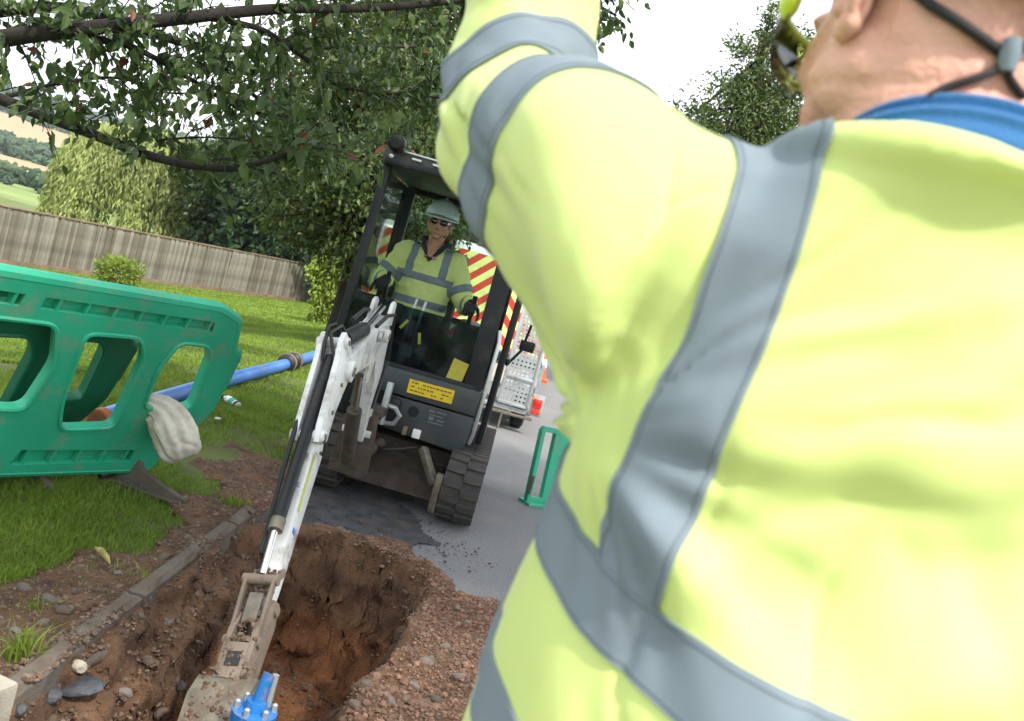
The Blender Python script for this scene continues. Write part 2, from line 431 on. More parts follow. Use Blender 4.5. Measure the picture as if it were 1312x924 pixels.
# ------------------------------------------------------------------ terrain
def lawn_z(x, y):
    x = np.asarray(x, float); y = np.asarray(y, float)
    s = np.maximum(0, -x - 2.6); t = np.maximum(0, y - 8)
    z = -(0.111 * s * sstep(0, 1.5, s) + 0.0158 * t * sstep(0, 3, s + (y > 0)))
    return np.maximum(z, -3.2) * sstep(-1.1, -3.0, x) + .02
def lawn_hit(px_, py_):
    v = ray(px_, py_); d = 1.0
    while d < 200:
        p = CAM + v * d
        if p.z <= float(lawn_z(p.x, p.y)): return p
        d *= 1.004
    return p

def grid(name, xs, ys, zf, m, keep=None, smooth=True):
    X, Y = np.meshgrid(xs, ys); x = X.ravel(); y = Y.ravel()
    v = np.stack([x, y, zf(x, y)], 1); nx = len(xs)
    i, j = np.meshgrid(np.arange(nx - 1), np.arange(len(ys) - 1)); a = (j * nx + i).ravel()
    f = np.stack([a, a + 1, a + nx + 1, a + nx], 1)
    if keep is not None: f = f[keep(v[f].mean(1))]
    return link(name, fast_mesh(name, v, [f], smooth), m)

# far ground, one sheet out to the horizon, then the rising hills
far = []
def hill_z(r, a):
    base = np.interp(r, [0, 60, 110, 300, 500, 700, 900, 1100, 3000], [-3.4, -3.6, -4.2, -5.6, 3.0, 22, 44, 52, 52])
    p = np.stack([np.cos(a) * r / 180, np.sin(a) * r / 180, np.zeros_like(r)], 1)
    return base + 9 * fbm(p, 1, 3) * sstep(250, 900, r)
rr = np.concatenate([np.linspace(0, 100, 6), np.linspace(130, 1200, 40), [1290]])
aa = np.linspace(0, 2 * np.pi, 181)
Rr, Aa = np.meshgrid(rr, aa)
hx = Rr.ravel() * np.sin(Aa.ravel()); hy = Rr.ravel() * np.cos(Aa.ravel())
hz = hill_z(Rr.ravel(), np.pi / 2 - Aa.ravel())
nx = len(rr); i, j = np.meshgrid(np.arange(nx - 1), np.arange(len(aa) - 1)); a = (j * nx + i).ravel()
o = link('ground', fast_mesh('ground', np.stack([hx, hy, hz], 1), [np.stack([a, a + 1, a + nx + 1, a + nx], 1)], True), M_field)
tag(o, kind='structure')
def patch(name, r0, r1, a0, a1, m, lift=.5):
    rs = np.linspace(r0, r1, 14); as_ = np.radians(np.linspace(a0, a1, 20))
    RR, AA = np.meshgrid(rs, as_); RR = RR * (1 + .03 * np.sin(AA * 9)); x = RR.ravel() * np.sin(AA.ravel()); y = RR.ravel() * np.cos(AA.ravel())
    z = hill_z(RR.ravel(), np.pi / 2 - AA.ravel()) + lift; n = len(rs)
    i, j = np.meshgrid(np.arange(n - 1), np.arange(len(as_) - 1)); a = (j * n + i).ravel()
    return tag(link(name, fast_mesh(name, np.stack([x, y, z], 1), [np.stack([a, a + 1, a + n + 1, a + n], 1)], True), m), kind='structure')
patch('stubble_field', 520, 690, -58, -10, M_straw, 1.2)
patch('hay_field', 300, 380, -45, -26, M_straw, .8)
patch('hillside', 745, 1150, -75, 30, M_hill, .8)

# lawn: from the verge down to the fence and beyond
xs = np.concatenate([np.linspace(-70, -20, 26)[:-1], np.linspace(-20, -5, 40)[:-1], np.linspace(-5, -1.08, 60)])
ys = np.concatenate([np.linspace(-8, 1, 10)[:-1], np.linspace(1, 14, 120)[:-1], np.linspace(14, 46, 60)[:-1], np.linspace(46, 90, 12)])
def lz(x, y):
    p = np.stack([x, y, 0 * x], 1)
    return lawn_z(x, y) + .012 * fbm(p, 2.0, 3) * sstep(-1.1, -1.6, x) - .028 * sstep(-1.75, -1.35, x)
tag(grid('lawn', xs, ys, lz, M_grass), kind='structure')

# trench outline (plan) and the dug ground
RIM = [(-1.035, 1.3), (-1.035, 4.22), (-.95, 4.36), (-.62, 4.47), (-.33, 4.44), (-.13, 4.2), (-.06, 3.95), (-.08, 3.4), (-.2, 2.75), (-.3, 2.2), (-.45, 1.6), (-.7, 1.25)]
def rim_dist(x, y):
    """positive inside the trench outline"""
    p = np.stack([x, y], 1); d = np.full(len(p), 1e9); ins = np.zeros(len(p), bool)
    n = len(RIM)
    for k in range(n):
        a = np.array(RIM[k]); b = np.array(RIM[(k + 1) % n]); e = b - a
        t = np.clip(((p - a) @ e) / (e @ e), 0, 1); d = np.minimum(d, np.linalg.norm(p - a - t[:, None] * e, axis=1))
        c = (a[1] > p[:, 1]) != (b[1] > p[:, 1])
        with np.errstate(divide='ignore', invalid='ignore'):
            xi = a[0] + (p[:, 1] - a[1]) * e[0] / (e[1] if e[1] else 1e-9)
        ins ^= c & (p[:, 0] < xi)
    return np.where(ins, d, -d)
def soil_mask(x, y, d):
    p = np.stack([x, y, 0 * x], 1); n = fbm(p, 3.0, 4)
    ring = d > -.16 - .12 * n
    heap = sstep(-.45, -.05, x) * (y < 4.25 - .45 * np.abs(x - .25) + .18 * n) * (x < .95)
    verge = (x < -1.0) & (x > -1.40 - .19 * n - .22 * sstep(4.6, 5.3, y)) & (y < 5.7)
    return ring | (heap > .3) | verge
def soil_z(x, y):
    p = np.stack([x, y, 0 * x], 1)
    d = rim_dist(x, y) + .045 * fbm(p, 4, 2)
    left = sstep(.42, .1, x + 1.04)                      # gentler ledge below the kerb
    depth = .88 * sstep(0, .20, d) * (1 - left) + left * (.13 * sstep(0, .05, d) + .7 * sstep(.10, .34, d))
    depth *= .86 + .2 * fbm(p, 1.7, 2)
    z = .012 + .022 * fbm(p, 6, 5) - depth
    z += .055 * fbm(p + 9, 9, 5, .6) * sstep(.2, .36, d)
    heap = .085 * np.exp(-(((x - .28) / .34) ** 2 + ((y - 3.1) / .9) ** 2)) * (d < .1)
    z += heap * (1 + .5 * fbm(p, 4, 3))
    z += .05 * np.exp(-((d + .06) / .09) ** 2) * (x > -.9) * (.6 + .8 * fbm(p + 3, 4, 3))
    m = soil_mask(x, y, d); z = np.where((x > -1.125) & (x < -1.03) & (d < .03), np.minimum(z, .018), z)
    return np.where(m, np.maximum(z, np.where(d < -.01, .006, -9)), -.05)
# the sides of the cut push in and out
xs = np.concatenate([np.arange(-1.62, -1.05, .02), np.arange(-1.05, .02, .0075), np.arange(.02, 1.05, .016)]); ys = np.concatenate([np.arange(.9, 2.0, .03), np.arange(2.0, 4.62, .0095), np.arange(4.62, 5.75, .02)])
o = grid('soil', xs, ys, soil_z, M_soil)
c = co_of(o.data)
steep = rim_dist(c[:, 0], c[:, 1]); w = sstep(-.05, .05, steep) * sstep(.35, .2, steep)
c[:, 0] += w * .032 * fbm(c * [1, 1, 1.5], 9, 5, .62); c[:, 1] += w * .032 * fbm(c * [1, 1, 1.5] + 31, 9, 5, .62); c[:, 2] += w * .03 * fbm(c * [1, 1, 1.2] + 57, 13, 3)
set_co(o.data, c)
tag(o, kind='structure'); SOIL = o
def soil_at(x, y): return float(soil_z(np.array([x]), np.array([y]))[0])

# road with a real hole where the trench is
def road_keep(c): return rim_dist(c[:, 0], c[:, 1]) < -.03
xs = np.concatenate([np.arange(-1.03, 1.3, .035), np.linspace(1.33, 4.6, 14)]); ys = np.concatenate([np.arange(-4, 6, .05), np.linspace(6.1, 70, 60)])
o = grid('road', xs, ys, lambda x, y: 0 * x - .002 + .004 * np.sin(x * 1.7), M_asphalt, road_keep); tag(o, kind='structure')
# dark crumbled tarmac lies over the road end of the cut, under the machine
def patch_keep(c):
    n = fbm(np.stack([c[:, 0], c[:, 1], 0 * c[:, 0]], 1), 4, 3)
    return (c[:, 1] > 4.35) & (c[:, 1] < 5.9 + .2 * n) & (c[:, 0] < -.12 + .12 * n - .35 * np.abs(c[:, 1] - 4.9)) & (rim_dist(c[:, 0], c[:, 1]) < -.05)
xs = np.arange(-1.02, .2, .02); ys = np.arange(4.2, 6.2, .02)
o = grid('tarmac_patch', xs, ys, lambda x, y: .006 + .005 * fbm(np.stack([x, y, 0 * x], 1), 14, 3), M_tarmac, patch_keep); tag(o, kind='structure')
# right verge
xs = np.linspace(4.6, 60, 30); ys = np.linspace(-8, 90, 60)
tag(grid('right_verge', xs, ys, lambda x, y: 0 * x + .03 + .02 * fbm(np.stack([x, y, 0 * x], 1), .3, 2), M_grass), kind='structure')

# ------------------------------------------------------------------ scattered ground cover
def rocks_mesh(name, pos, size, flat=.7):
    """many small lumps as one mesh"""
    t = (1 + 5 ** .5) / 2
    iv = np.array([(-1, t, 0), (1, t, 0), (-1, -t, 0), (1, -t, 0), (0, -1, t), (0, 1, t), (0, -1, -t), (0, 1, -t), (t, 0, -1), (t, 0, 1), (-t, 0, -1), (-t, 0, 1)]) / 1.9
    fi = np.array([(0, 11, 5), (0, 5, 1), (0, 1, 7), (0, 7, 10), (0, 10, 11), (1, 5, 9), (5, 11, 4), (11, 10, 2), (10, 7, 6), (7, 1, 8), (3, 9, 4), (3, 4, 2), (3, 2, 6), (3, 6, 8), (3, 8, 9), (4, 9, 5), (2, 4, 11), (6, 2, 10), (8, 6, 7), (9, 8, 1)])
    n = len(pos)
    v = iv[None] * (1 + .35 * RNG.uniform(-1, 1, (n, 12, 1)))
    v = v * RNG.uniform(.6, 1.15, (n, 1, 3)); v[:, :, 2] *= flat
    a = RNG.uniform(0, 6.28, n); ca = np.cos(a)[:, None]; sa = np.sin(a)[:, None]
    v = np.stack([v[:, :, 0] * ca - v[:, :, 1] * sa, v[:, :, 0] * sa + v[:, :, 1] * ca, v[:, :, 2]], 2)
    v = v * np.asarray(size)[:, None, None] + np.asarray(pos)[:, None]
    f = fi[None] + (np.arange(n) * 12)[:, None, None]
    return fast_mesh(name, v.reshape(-1, 3), [f.reshape(-1, 3)])
def scatter_soil(n, x0, x1, y0, y1, cond=None):
    x = RNG.uniform(x0, x1, n); y = RNG.uniform(y0, y1, n); d = rim_dist(x, y)
    k = soil_mask(x, y, d)
    if cond is not None: k &= cond(x, y, d)
    x = x[k]; y = y[k]
    return np.stack([x, y, soil_z(x, y)], 1)
p = scatter_soil(60000, -1.6, .9, 1.6, 5.6)
s = np.clip(RNG.lognormal(-5.5, .55, len(p)), .002, .022)
kx = RNG.uniform(-1.125, -1.035, 3800); ky = RNG.uniform(1.7, 4.4, 3800); kk = fbm(np.stack([kx, ky, 0 * kx], 1), 3.5, 3) > -.05
kp = np.stack([kx, ky, 0 * kx + .046], 1)[kk]; p = np.concatenate([p, kp]); s = np.concatenate([s, np.clip(RNG.lognormal(-5.4, .5, len(kp)), .002, .016)])
tag(link('soil_crumbs', rocks_mesh('soil_crumbs', p, s), M_clod), 'loose brown soil crumbs strewn over the dug trench and verge', 'soil', kind='stuff')
p = scatter_soil(56000, -.4, .95, 1.6, 4.6, lambda x, y, d: d < .04)
s = np.clip(RNG.lognormal(-5.45, .5, len(p)), .003, .02); p[:, 2] += s * .4
tag(link('gravel_heap', rocks_mesh('gravel_heap', p, s), M_gravel), 'reddish gravel spoil heaped along the road side of the trench', 'gravel', kind='stuff')
n = 5000
x = -1.0 + 1.5 * RNG.uniform(0, 1, n) ** 1.5; y = 4.25 + 1.9 * RNG.uniform(0, 1, n) ** 1.3; k = (rim_dist(x, y) < -.03) & (RNG.uniform(0, 1, n) > sstep(-.3, .35, x + .5 * np.abs(y - 4.8) + .15 * fbm(np.stack([x, y, 0 * x], 1), 3, 3))); x = x[k]; y = y[k]
s = np.clip(RNG.lognormal(-5.7, .5, len(x)), .0015, .010)
tag(link('tarmac_crumbs', rocks_mesh('tarmac_crumbs', np.stack([x, y, s * .3 + .006], 1), s), M_tarmac), 'dark loose tarmac crumbs in front of the digger tracks', 'rubble', kind='stuff')

def soil_hit(px_, py_):
    v = np.array(ray(px_, py_)); d = np.arange(1.6, 8, .008); q = np.array(CAM) + v * d[:, None]
    z = soil_z(q[:, 0], q[:, 1]); z = np.where(rim_dist(q[:, 0], q[:, 1]) < 0, np.maximum(z, -.001), z)
    k = int(np.argmax(q[:, 2] <= z)); return Vector(q[k])
def one_rock(name, loc, size, m, parent=None, seed=0, sub=2):
    bm = bmesh.new(); bmesh.ops.create_icosphere(bm, subdivisions=sub, radius=1)
    c = np.array([v.co[:] for v in bm.verts]); d = 1 + .28 * fbm(c + seed * 7.1, 1.1, 3)
    d = np.minimum(d, 1.02)
    for v, k in zip(bm.verts, d): v.co = Vector((v.co.x * k * size[0], v.co.y * k * size[1], v.co.z * k * size[2]))
    me = bpy.data.meshes.new(name); bm.to_mesh(me); bm.free()
    o = link(name, me, m, parent); o.location = loc; o.rotation_euler = (random.uniform(-.3, .3), random.uniform(-.3, .3), random.uniform(0, 6.3))
    return o
# bigger stones lying in the soil are pieces of it
stones = [(80, 785, .035), (62, 770, .03), (105, 800, .022), (210, 715, .03), (30, 755, .03), (150, 735, .022), (95, 760, .018), (180, 790, .02), (55, 800, .025), (20, 810, .022),
          (240, 690, .02), (300, 690, .02), (285, 655, .018), (600, 800, .022), (570, 830, .025), (545, 850, .03), (530, 880, .025), (610, 840, .02), (585, 780, .022), (560, 900, .028), (500, 900, .03),
          (520, 760, .02), (455, 905, .03), (470, 880, .03), (620, 770, .02), (590, 870, .03), (250, 760, .02), (215, 800, .022), (190, 850, .025), (230, 880, .03), (160, 890, .03), (140, 860, .025), (205, 915, .03)]
for k, (a, b, r) in enumerate(stones):
    q = soil_hit(a, b)
    one_rock('stone', (q.x, q.y, q.z + r * .15), (r, r * random.uniform(.6, .9), r * .6), M_stone, SOIL, k)

# grass blades
def blades(name, x, y, z, h, w, m, lean=.5):
    n = len(x); a = RNG.uniform(0, 6.28, n); l = RNG.uniform(0, lean, n) * h; b = RNG.uniform(0, 6.28, n)
    base = np.stack([x, y, z], 1); dx = np.stack([np.cos(a), np.sin(a), 0 * a], 1) * (w / 2)[:, None]
    ln = np.stack([np.cos(b) * l, np.sin(b) * l, h * .5], 1)
    mid = base + ln * .45; mid[:, 2] = z + h * .55
    tip = base + ln * 1.3; tip[:, 2] = z + h * RNG.uniform(.75, 1, n)
    v = np.stack([base - dx, base + dx, mid + dx * .75, mid - dx * .75, tip], 1).reshape(-1, 3)
    k = np.arange(n)[:, None] * 5
    return link(name, fast_mesh(name, v, [k + np.array([[0, 1, 2, 3]]), k + np.array([[3, 2, 4]])]), m)
def lawn_pts(n, x0, x1, y0, y1, thin=True):
    x = RNG.uniform(x0, x1, n); y = y0 + (y1 - y0) * RNG.uniform(0, 1, n) ** 1.6
    nn = fbm(np.stack([x, y, 0 * x], 1), 3.0, 4)
    k = ~soil_mask(x, y, rim_dist(x, y)) | (RNG.uniform(0, 1, n) < .035)
    k &= x < -1.16
    k &= RNG.uniform(0, 1, n) < .7 + .5 * nn
    wear = np.exp(-((x + 1.55) / .3) ** 2) * np.exp(-((y - 5.4) / .9) ** 2)   # trodden patch beside the tracks
    k &= RNG.uniform(0, 1, n) > wear * .92
    return x[k], y[k]
x, y = lawn_pts(210000, -3.3, -1.15, 2.5, 7.5)
z = lz(x, y); h = RNG.uniform(.02, .055, len(x)); 
tag(blades('grass', x, y, z, h, RNG.uniform(.0025, .0055, len(x)), M_blade, .9), 'short trodden lawn grass beside the trench and barriers', 'grass', kind='stuff')
x, y = lawn_pts(160000, -8, -1.3, 6.5, 17)
z = lz(x, y); h = RNG.uniform(.03, .05, len(x))
tag(blades('grass', x, y, z, h, RNG.uniform(.006, .013, len(x)), M_blade, .9), 'mown lawn grass running down towards the board fence', 'grass', kind='stuff')
x = RNG.uniform(-16, -2.2, 120000); y = RNG.uniform(15, 36, 120000); z = lz(x, y)
tag(blades('grass', x, y, z, RNG.uniform(.03, .06, len(x)), RNG.uniform(.02, .045, len(x)), M_blade, .9), 'sunlit far lawn grass at the foot of the board fence', 'grass', kind='stuff')

def tuft(px_, py_, n, h, label, m=M_blade, r=.03):
    q = G(px_, py_, .01); q.z = soil_at(q.x, q.y)
    if q.z < -.04: q.z = .015
    x = q.x + RNG.normal(0, r, n); y = q.y + RNG.normal(0, r, n)
    o = blades('grass_tuft', x - q.x, y - q.y, 0 * x, RNG.uniform(.4, 1, n) * h, RNG.uniform(.004, .008, n), m, .9)
    o.location = q
    return tag(o, label, 'grass tuft')
tuft(22, 850, 90, .13, 'tall bright green grass tuft beside the concrete block', M_limeleaf, .022)
tuft(45, 782, 30, .04, 'tiny green sprout in the soil behind the tall grass tuft', M_limeleaf, .02)
tuft(185, 742, 30, .035, 'low weed seedling in the soil beside the kerb', M_limeleaf, .03)
tuft(300, 645, 120, .05, 'thin grass sprouting from the bare soil near the barrier foot', M_blade, .035)

# kerb: edging stones, each its own piece
kr = tag(link('kerb', None), kind='structure'); kr.location = (-1.075, 2, 0); kr.empty_display_size = .1
yy = 1.62
for k in range(6):
    L_ = [.46, .61, .42, .60, .47, .30][k]
    mb = MB(); w0 = .060 + .006 * random.random()
    n = 9; prof = [(-w0 / 2, -.20), (w0 / 2, -.20), (w0 / 2, .028), (w0 / 2 - .016, .048), (-w0 / 2 + .012, .05), (-w0 / 2, .04)]
    vs_ = []; fs = []
    for i in range(n):
        t = yy + .006 + (L_ - .012) * i / (n - 1)
        for j, (a_, b_) in enumerate(prof):
            q = np.array([[a_, t, b_]]); e = .011 * fbm(q, 11, 4, .6)[0] if j > 1 else 0
            vs_.append((-1.075 + a_ + e, t, b_ + e - (.014 if i in (0, n - 1) and j in (3, 4) else 0)))
    m_ = len(prof)
    for i in range(n - 1):
        for j in range(m_):
            fs.append((i * m_ + j, i * m_ + (j + 1) % m_, (i + 1) * m_ + (j + 1) % m_, (i + 1) * m_ + j))
    fs += [tuple(range(m_))[::-1], tuple((n - 1) * m_ + j for j in range(m_))]
    mb.add(vs_, fs); o = mb.build('kerb_stone', M_kerb, kr, smooth=False)
    o.location = (random.uniform(-.006, .006), 0, random.uniform(.0, .012))
    yy += L_

# pale concrete block at the near end of the kerb, stones and rubble under it
q = G(2, 905, .05)
mb = MB(); mb.box((q.x - .115, q.y - .12, .045), (.20, .34, .14), Matrix.Rotation(R(-14), 3, 'Z'), .012)
tag(mb.build('concrete_block', M_conc, smooth=True), 'pale concrete block standing at the near end of the kerb', 'concrete block')
def rub(px_, py_, z, size, m, name, label, seed):
    q = soil_hit(px_, py_); return tag(one_rock(name, (q.x, q.y, q.z + size[2] * .3), size, m, None, seed), label, 'stone')
M_slate = mat('slate', (.055, .06, .068), .6, var=.4, scale=10, bump=.6, bscale=50)
rub(97, 882, -.13, (.085, .05, .022), M_slate, 'slate_stone', 'flat dark slate slab on the rubble below the kerb', 41)
rub(65, 893, -.14, (.04, .03, .022), M_slate, 'slate_stone', 'small broken slate lump beside the flat slate slab', 42)
rub(100, 856, -.11, (.028, .022, .02), M_conc, 'pebble', 'round cream pebble at the foot of the kerb', 43)
rub(122, 846, -.11, (.052, .018, .016), M_stone, 'stone_chip', 'long pale stone chip beside the round cream pebble', 44)
rub(25, 912, -.14, (.022, .02, .018), M_slate, 'slate_stone', 'little blue grey stone below the concrete block', 45)

HAZE = .0002
# ------------------------------------------------------------------ board fence
FA = np.array([-13.25 - 5.1 * .45, 22.7 - 12.3 * .45]); FB = np.array([-7.6, 36.5])
fd = FB - FA; FL = float(np.linalg.norm(fd)); fd = fd / FL; fn = np.array([fd[1], -fd[0]])   # fn points to the camera side
fence = thing('board_fence', 'weathered grey vertical board fence running along the foot of the lawn', 'fence', (FA[0], FA[1], float(lawn_z(*FA))))
ang = math.atan2(fd[1], fd[0])
bm_ = MB().box((0, 0, .74), (.106, .02, 1.48)); board_me = bm_.mesh('board')
nb = int(FL / .1)
for k in range(nb):
    s_ = .05 + k * .1; c2 = FA + fd * s_ + fn * (.012 if k % 2 else -.006)
    o = link('board', board_me, M_slat, fence)
    o.location = (c2[0] - FA[0], c2[1] - FA[1], float(lawn_z(c2[0], c2[1])) - fence.location.z + random.uniform(-.012, .012))
    o.rotation_euler = (random.uniform(-.01, .01), random.uniform(-.008, .008), ang + random.uniform(-.05, .05))
def fence_rail(hz, w, h, off, name):
    mb = MB(); n = 12; vs_ = []
    for k in range(n):
        a_ = FA + fd * FL * k / n; b_ = FA + fd * (FL * (k + 1) / n - .01)
        p0 = Vector((*(a_ + fn * off), float(lawn_z(*a_)) + hz)); p1 = Vector((*(b_ + fn * off), float(lawn_z(*b_)) + hz))
        m_ = MB().bar(p0, p1, w, h); m_.build(name, M_rail, fence)
fence_rail(1.50, .09, .035, .0, 'capping_rail')
fence_rail(.07, .03, .15, .035, 'gravel_board')
for k in range(0, 13):
    c2 = FA + fd * FL * min(k / 12, .998) - fn * .07
    MB().box((c2[0], c2[1], float(lawn_z(*c2)) + .74), (.1, .1, 1.5), Matrix.Rotation(ang, 3, 'Z')).build('post', M_rail, fence)

# ------------------------------------------------------------------ foliage tools
def unit(v): return v / np.maximum(np.linalg.norm(v, axis=1, keepdims=True), 1e-9)
def leaves_mesh(name, pos, tip, L, W, curl=.25):
    """one curved, folded leaf per position; tip = unit vector from stalk to tip"""
    n = len(pos); side = unit(np.cross(tip, RNG.normal(0, 1, (n, 3)))); nor = np.cross(side, tip)
    L = np.broadcast_to(L, n)[:, None]; W = np.broadcast_to(W, n)[:, None]
    def at(t, s, dz): return pos + tip * L * t + side * W * s + nor * L * (dz - curl * t * t)
    v = np.stack([at(0, 0, 0), at(.33, -.5, .06), at(.33, 0, 0), at(.33, .5, .06), at(.7, -.36, .05), at(.7, 0, 0), at(.7, .36, .05), at(1, 0, 0)], 1)
    k = np.arange(n)[:, None] * 8
    tri = np.concatenate([k + np.array([[a, b, c]]) for a, b, c in ((0, 1, 2), (0, 2, 3), (4, 7, 5), (5, 7, 6))])
    quad = np.concatenate([k + np.array([q]) for q in ((1, 4, 5, 2), (2, 5, 6, 3))])
    return fast_mesh(name, v.reshape(-1, 3), [tri, quad])
def leaves_simple(name, pos, tip, L, W):
    n = len(pos); side = unit(np.cross(tip, RNG.normal(0, 1, (n, 3)))); nor = np.cross(side, tip)
    L = np.broadcast_to(L, n)[:, None]; W = np.broadcast_to(W, n)[:, None]
    v = np.stack([pos, pos + tip * L * .45 - side * W * .5 + nor * W * .15, pos + tip * L, pos + tip * L * .45 + side * W * .5 + nor * W * .15], 1)
    k = np.arange(n)[:, None] * 4
    return fast_mesh(name, v.reshape(-1, 3), [np.concatenate([k + np.array([[0, 1, 2]]), k + np.array([[0, 2, 3]])])])
def spline(pts, n):
    pts = [np.array(p) for p in pts]; out = []
    for i in range(len(pts) - 1):
        p0 = pts[max(i - 1, 0)]; p1 = pts[i]; p2 = pts[i + 1]; p3 = pts[min(i + 2, len(pts) - 1)]
        for k in range(n):
            t = k / n
            out.append(.5 * ((2 * p1) + (-p0 + p2) * t + (2 * p0 - 5 * p1 + 4 * p2 - p3) * t * t + (-p0 + 3 * p1 - 3 * p2 + p3) * t ** 3))
    out.append(pts[-1]); return np.array(out)

# ------------------------------------------------------------------ cherry tree reaching in from the left
TB = Vector((-5.1, 4.4, float(lawn_z(-5.1, 4.4))))
cherry = thing('cherry_tree', 'dark overhanging cherry tree with drooping leaves above the green barrier', 'tree', TB)
limbs = []
FORK = Vector((-4.95, 4.6, 2.1))
def limb(pts, r0, r1): limbs.append((spline([p[:] for p in pts], 8), r0, r1))
limb([FORK, P(-90, 92, 5.4), P(0, 127, 5.3), P(100, 165, 5.1), P(200, 202, 4.9), P(290, 216, 4.8), P(345, 205, 4.75), P(385, 190, 4.75)], .046, .009)
limb([FORK, P(-120, 70, 4.9), P(0, 50, 4.6), P(60, 42, 4.55), P(200, 27, 4.7), P(350, 12, 5.0), P(480, 10, 5.4), P(590, 0, 5.7), P(700, -20, 6.0), P(790, 20, 6.1)], .058, .008)
limb([P(60, 42, 4.55), P(150, 55, 4.7), P(190, 70, 4.8), P(250, 105, 5.0), P(310, 140, 5.2), P(380, 150, 5.4)], .022, .006)
limb([P(250, 20, 4.8), P(330, 36, 5.0), P(370, 60, 5.2), P(410, 90, 5.4), P(440, 112, 5.6), P(520, 122, 5.9), P(565, 126, 6.1)], .018, .006)
limb([P(0, 127, 5.3), P(70, 108, 5.4), P(150, 100, 5.6), P(230, 120, 5.8), P(330, 100, 6.0)], .014, .004)
limb([FORK, P(-160, -40, 5.0), P(0, -60, 4.8), P(200, -90, 5.0), P(420, -70, 5.3), P(620, -60, 5.6), P(760, -30, 6.0)], .07, .012)
limb([FORK, P(-120, 20, 6.2), P(80, 10, 6.6), P(260, 60, 7.0), P(420, 60, 7.6), P(560, 60, 8.2)], .06, .01)
limb([P(260, 60, 7.0), P(360, 150, 7.6), P(450, 190, 8.2), P(520, 170, 8.8)], .02, .006)
limb([P(200, 180, 5.0), P(260, 176, 5.2), P(330, 180, 5.5)], .008, .003)
mb = MB(); mb.tube([TB + Vector((0, 0, -.3)), TB + Vector((.02, .03, .5)), TB + Vector((.08, .1, 1.4)), FORK, FORK + Vector((-.15, .1, .9)), FORK + Vector((-.3, .3, 2.0))], [.19, .15, .135, .12, .08, .04], 14)
mb.build('trunk', M_bark, cherry)
for pts, r0, r1 in limbs:
    m_ = MB(); m_.tube([Vector(p) for p in pts], list(np.linspace(r0, r1, len(pts))), 14); m_.build('limb', M_bark, cherry)
# twigs and leaves
lp = []; ld = []; tw = MB()
for li, (pts, r0, r1) in enumerate(limbs):
    seg = np.linalg.norm(np.diff(pts, axis=0), axis=1).sum(); n = int(seg * [12, 16, 28, 34, 18, 22, 22, 36, 28][li])
    for k in range(n):
        t = random.uniform(.22 if li in (0, 1, 5, 6) else .05, 1) * (len(pts) - 1); i0 = min(int(t), len(pts) - 2)
        q = pts[i0] + (pts[i0 + 1] - pts[i0]) * (t - i0); ax = pts[i0 + 1] - pts[i0]; ax /= np.linalg.norm(ax)
        d = RNG.normal(0, 1, 3); d -= ax * (d @ ax) * .6; d /= np.linalg.norm(d); d = d + ax * .5
        if li == 0: d[2] = abs(d[2]) * .9 + .15
        d /= np.linalg.norm(d); Lt = random.uniform(.22, .6); p_ = q.copy(); path = [p_.copy()]
        for s_ in range(6):
            p_ = p_ + d * Lt / 6; d = d + np.array([0, 0, -.10]) + RNG.normal(0, .06, 3); d /= np.linalg.norm(d); path.append(p_.copy())
            for _ in range(2):
                lp.append(p_ + RNG.normal(0, .012, 3)); e = d * .5 + RNG.normal(0, .55, 3) + np.array([0, 0, -.75]); ld.append(e / np.linalg.norm(e))
        tw.tube([Vector(x_) for x_ in path], list(np.linspace(.004, .0015, 7)), 4, False)
tag(tw.build('twigs', M_bark, cherry), kind='stuff')
lp = np.array(lp); ld = np.array(ld); k = RNG.uniform(0, 1, len(lp)) < .993
L_ = np.clip(RNG.lognormal(-2.66, .28, len(lp)), .03, .12)
tag(link('foliage', leaves_mesh('foliage', lp[k] - np.array(TB), ld[k], L_[k], L_[k] * .5), M_leaf, cherry), kind='stuff')
tag(link('red_foliage', leaves_mesh('red_foliage', lp[~k] - np.array(TB), ld[~k], L_[~k], L_[~k] * .5), M_red, cherry), kind='stuff')

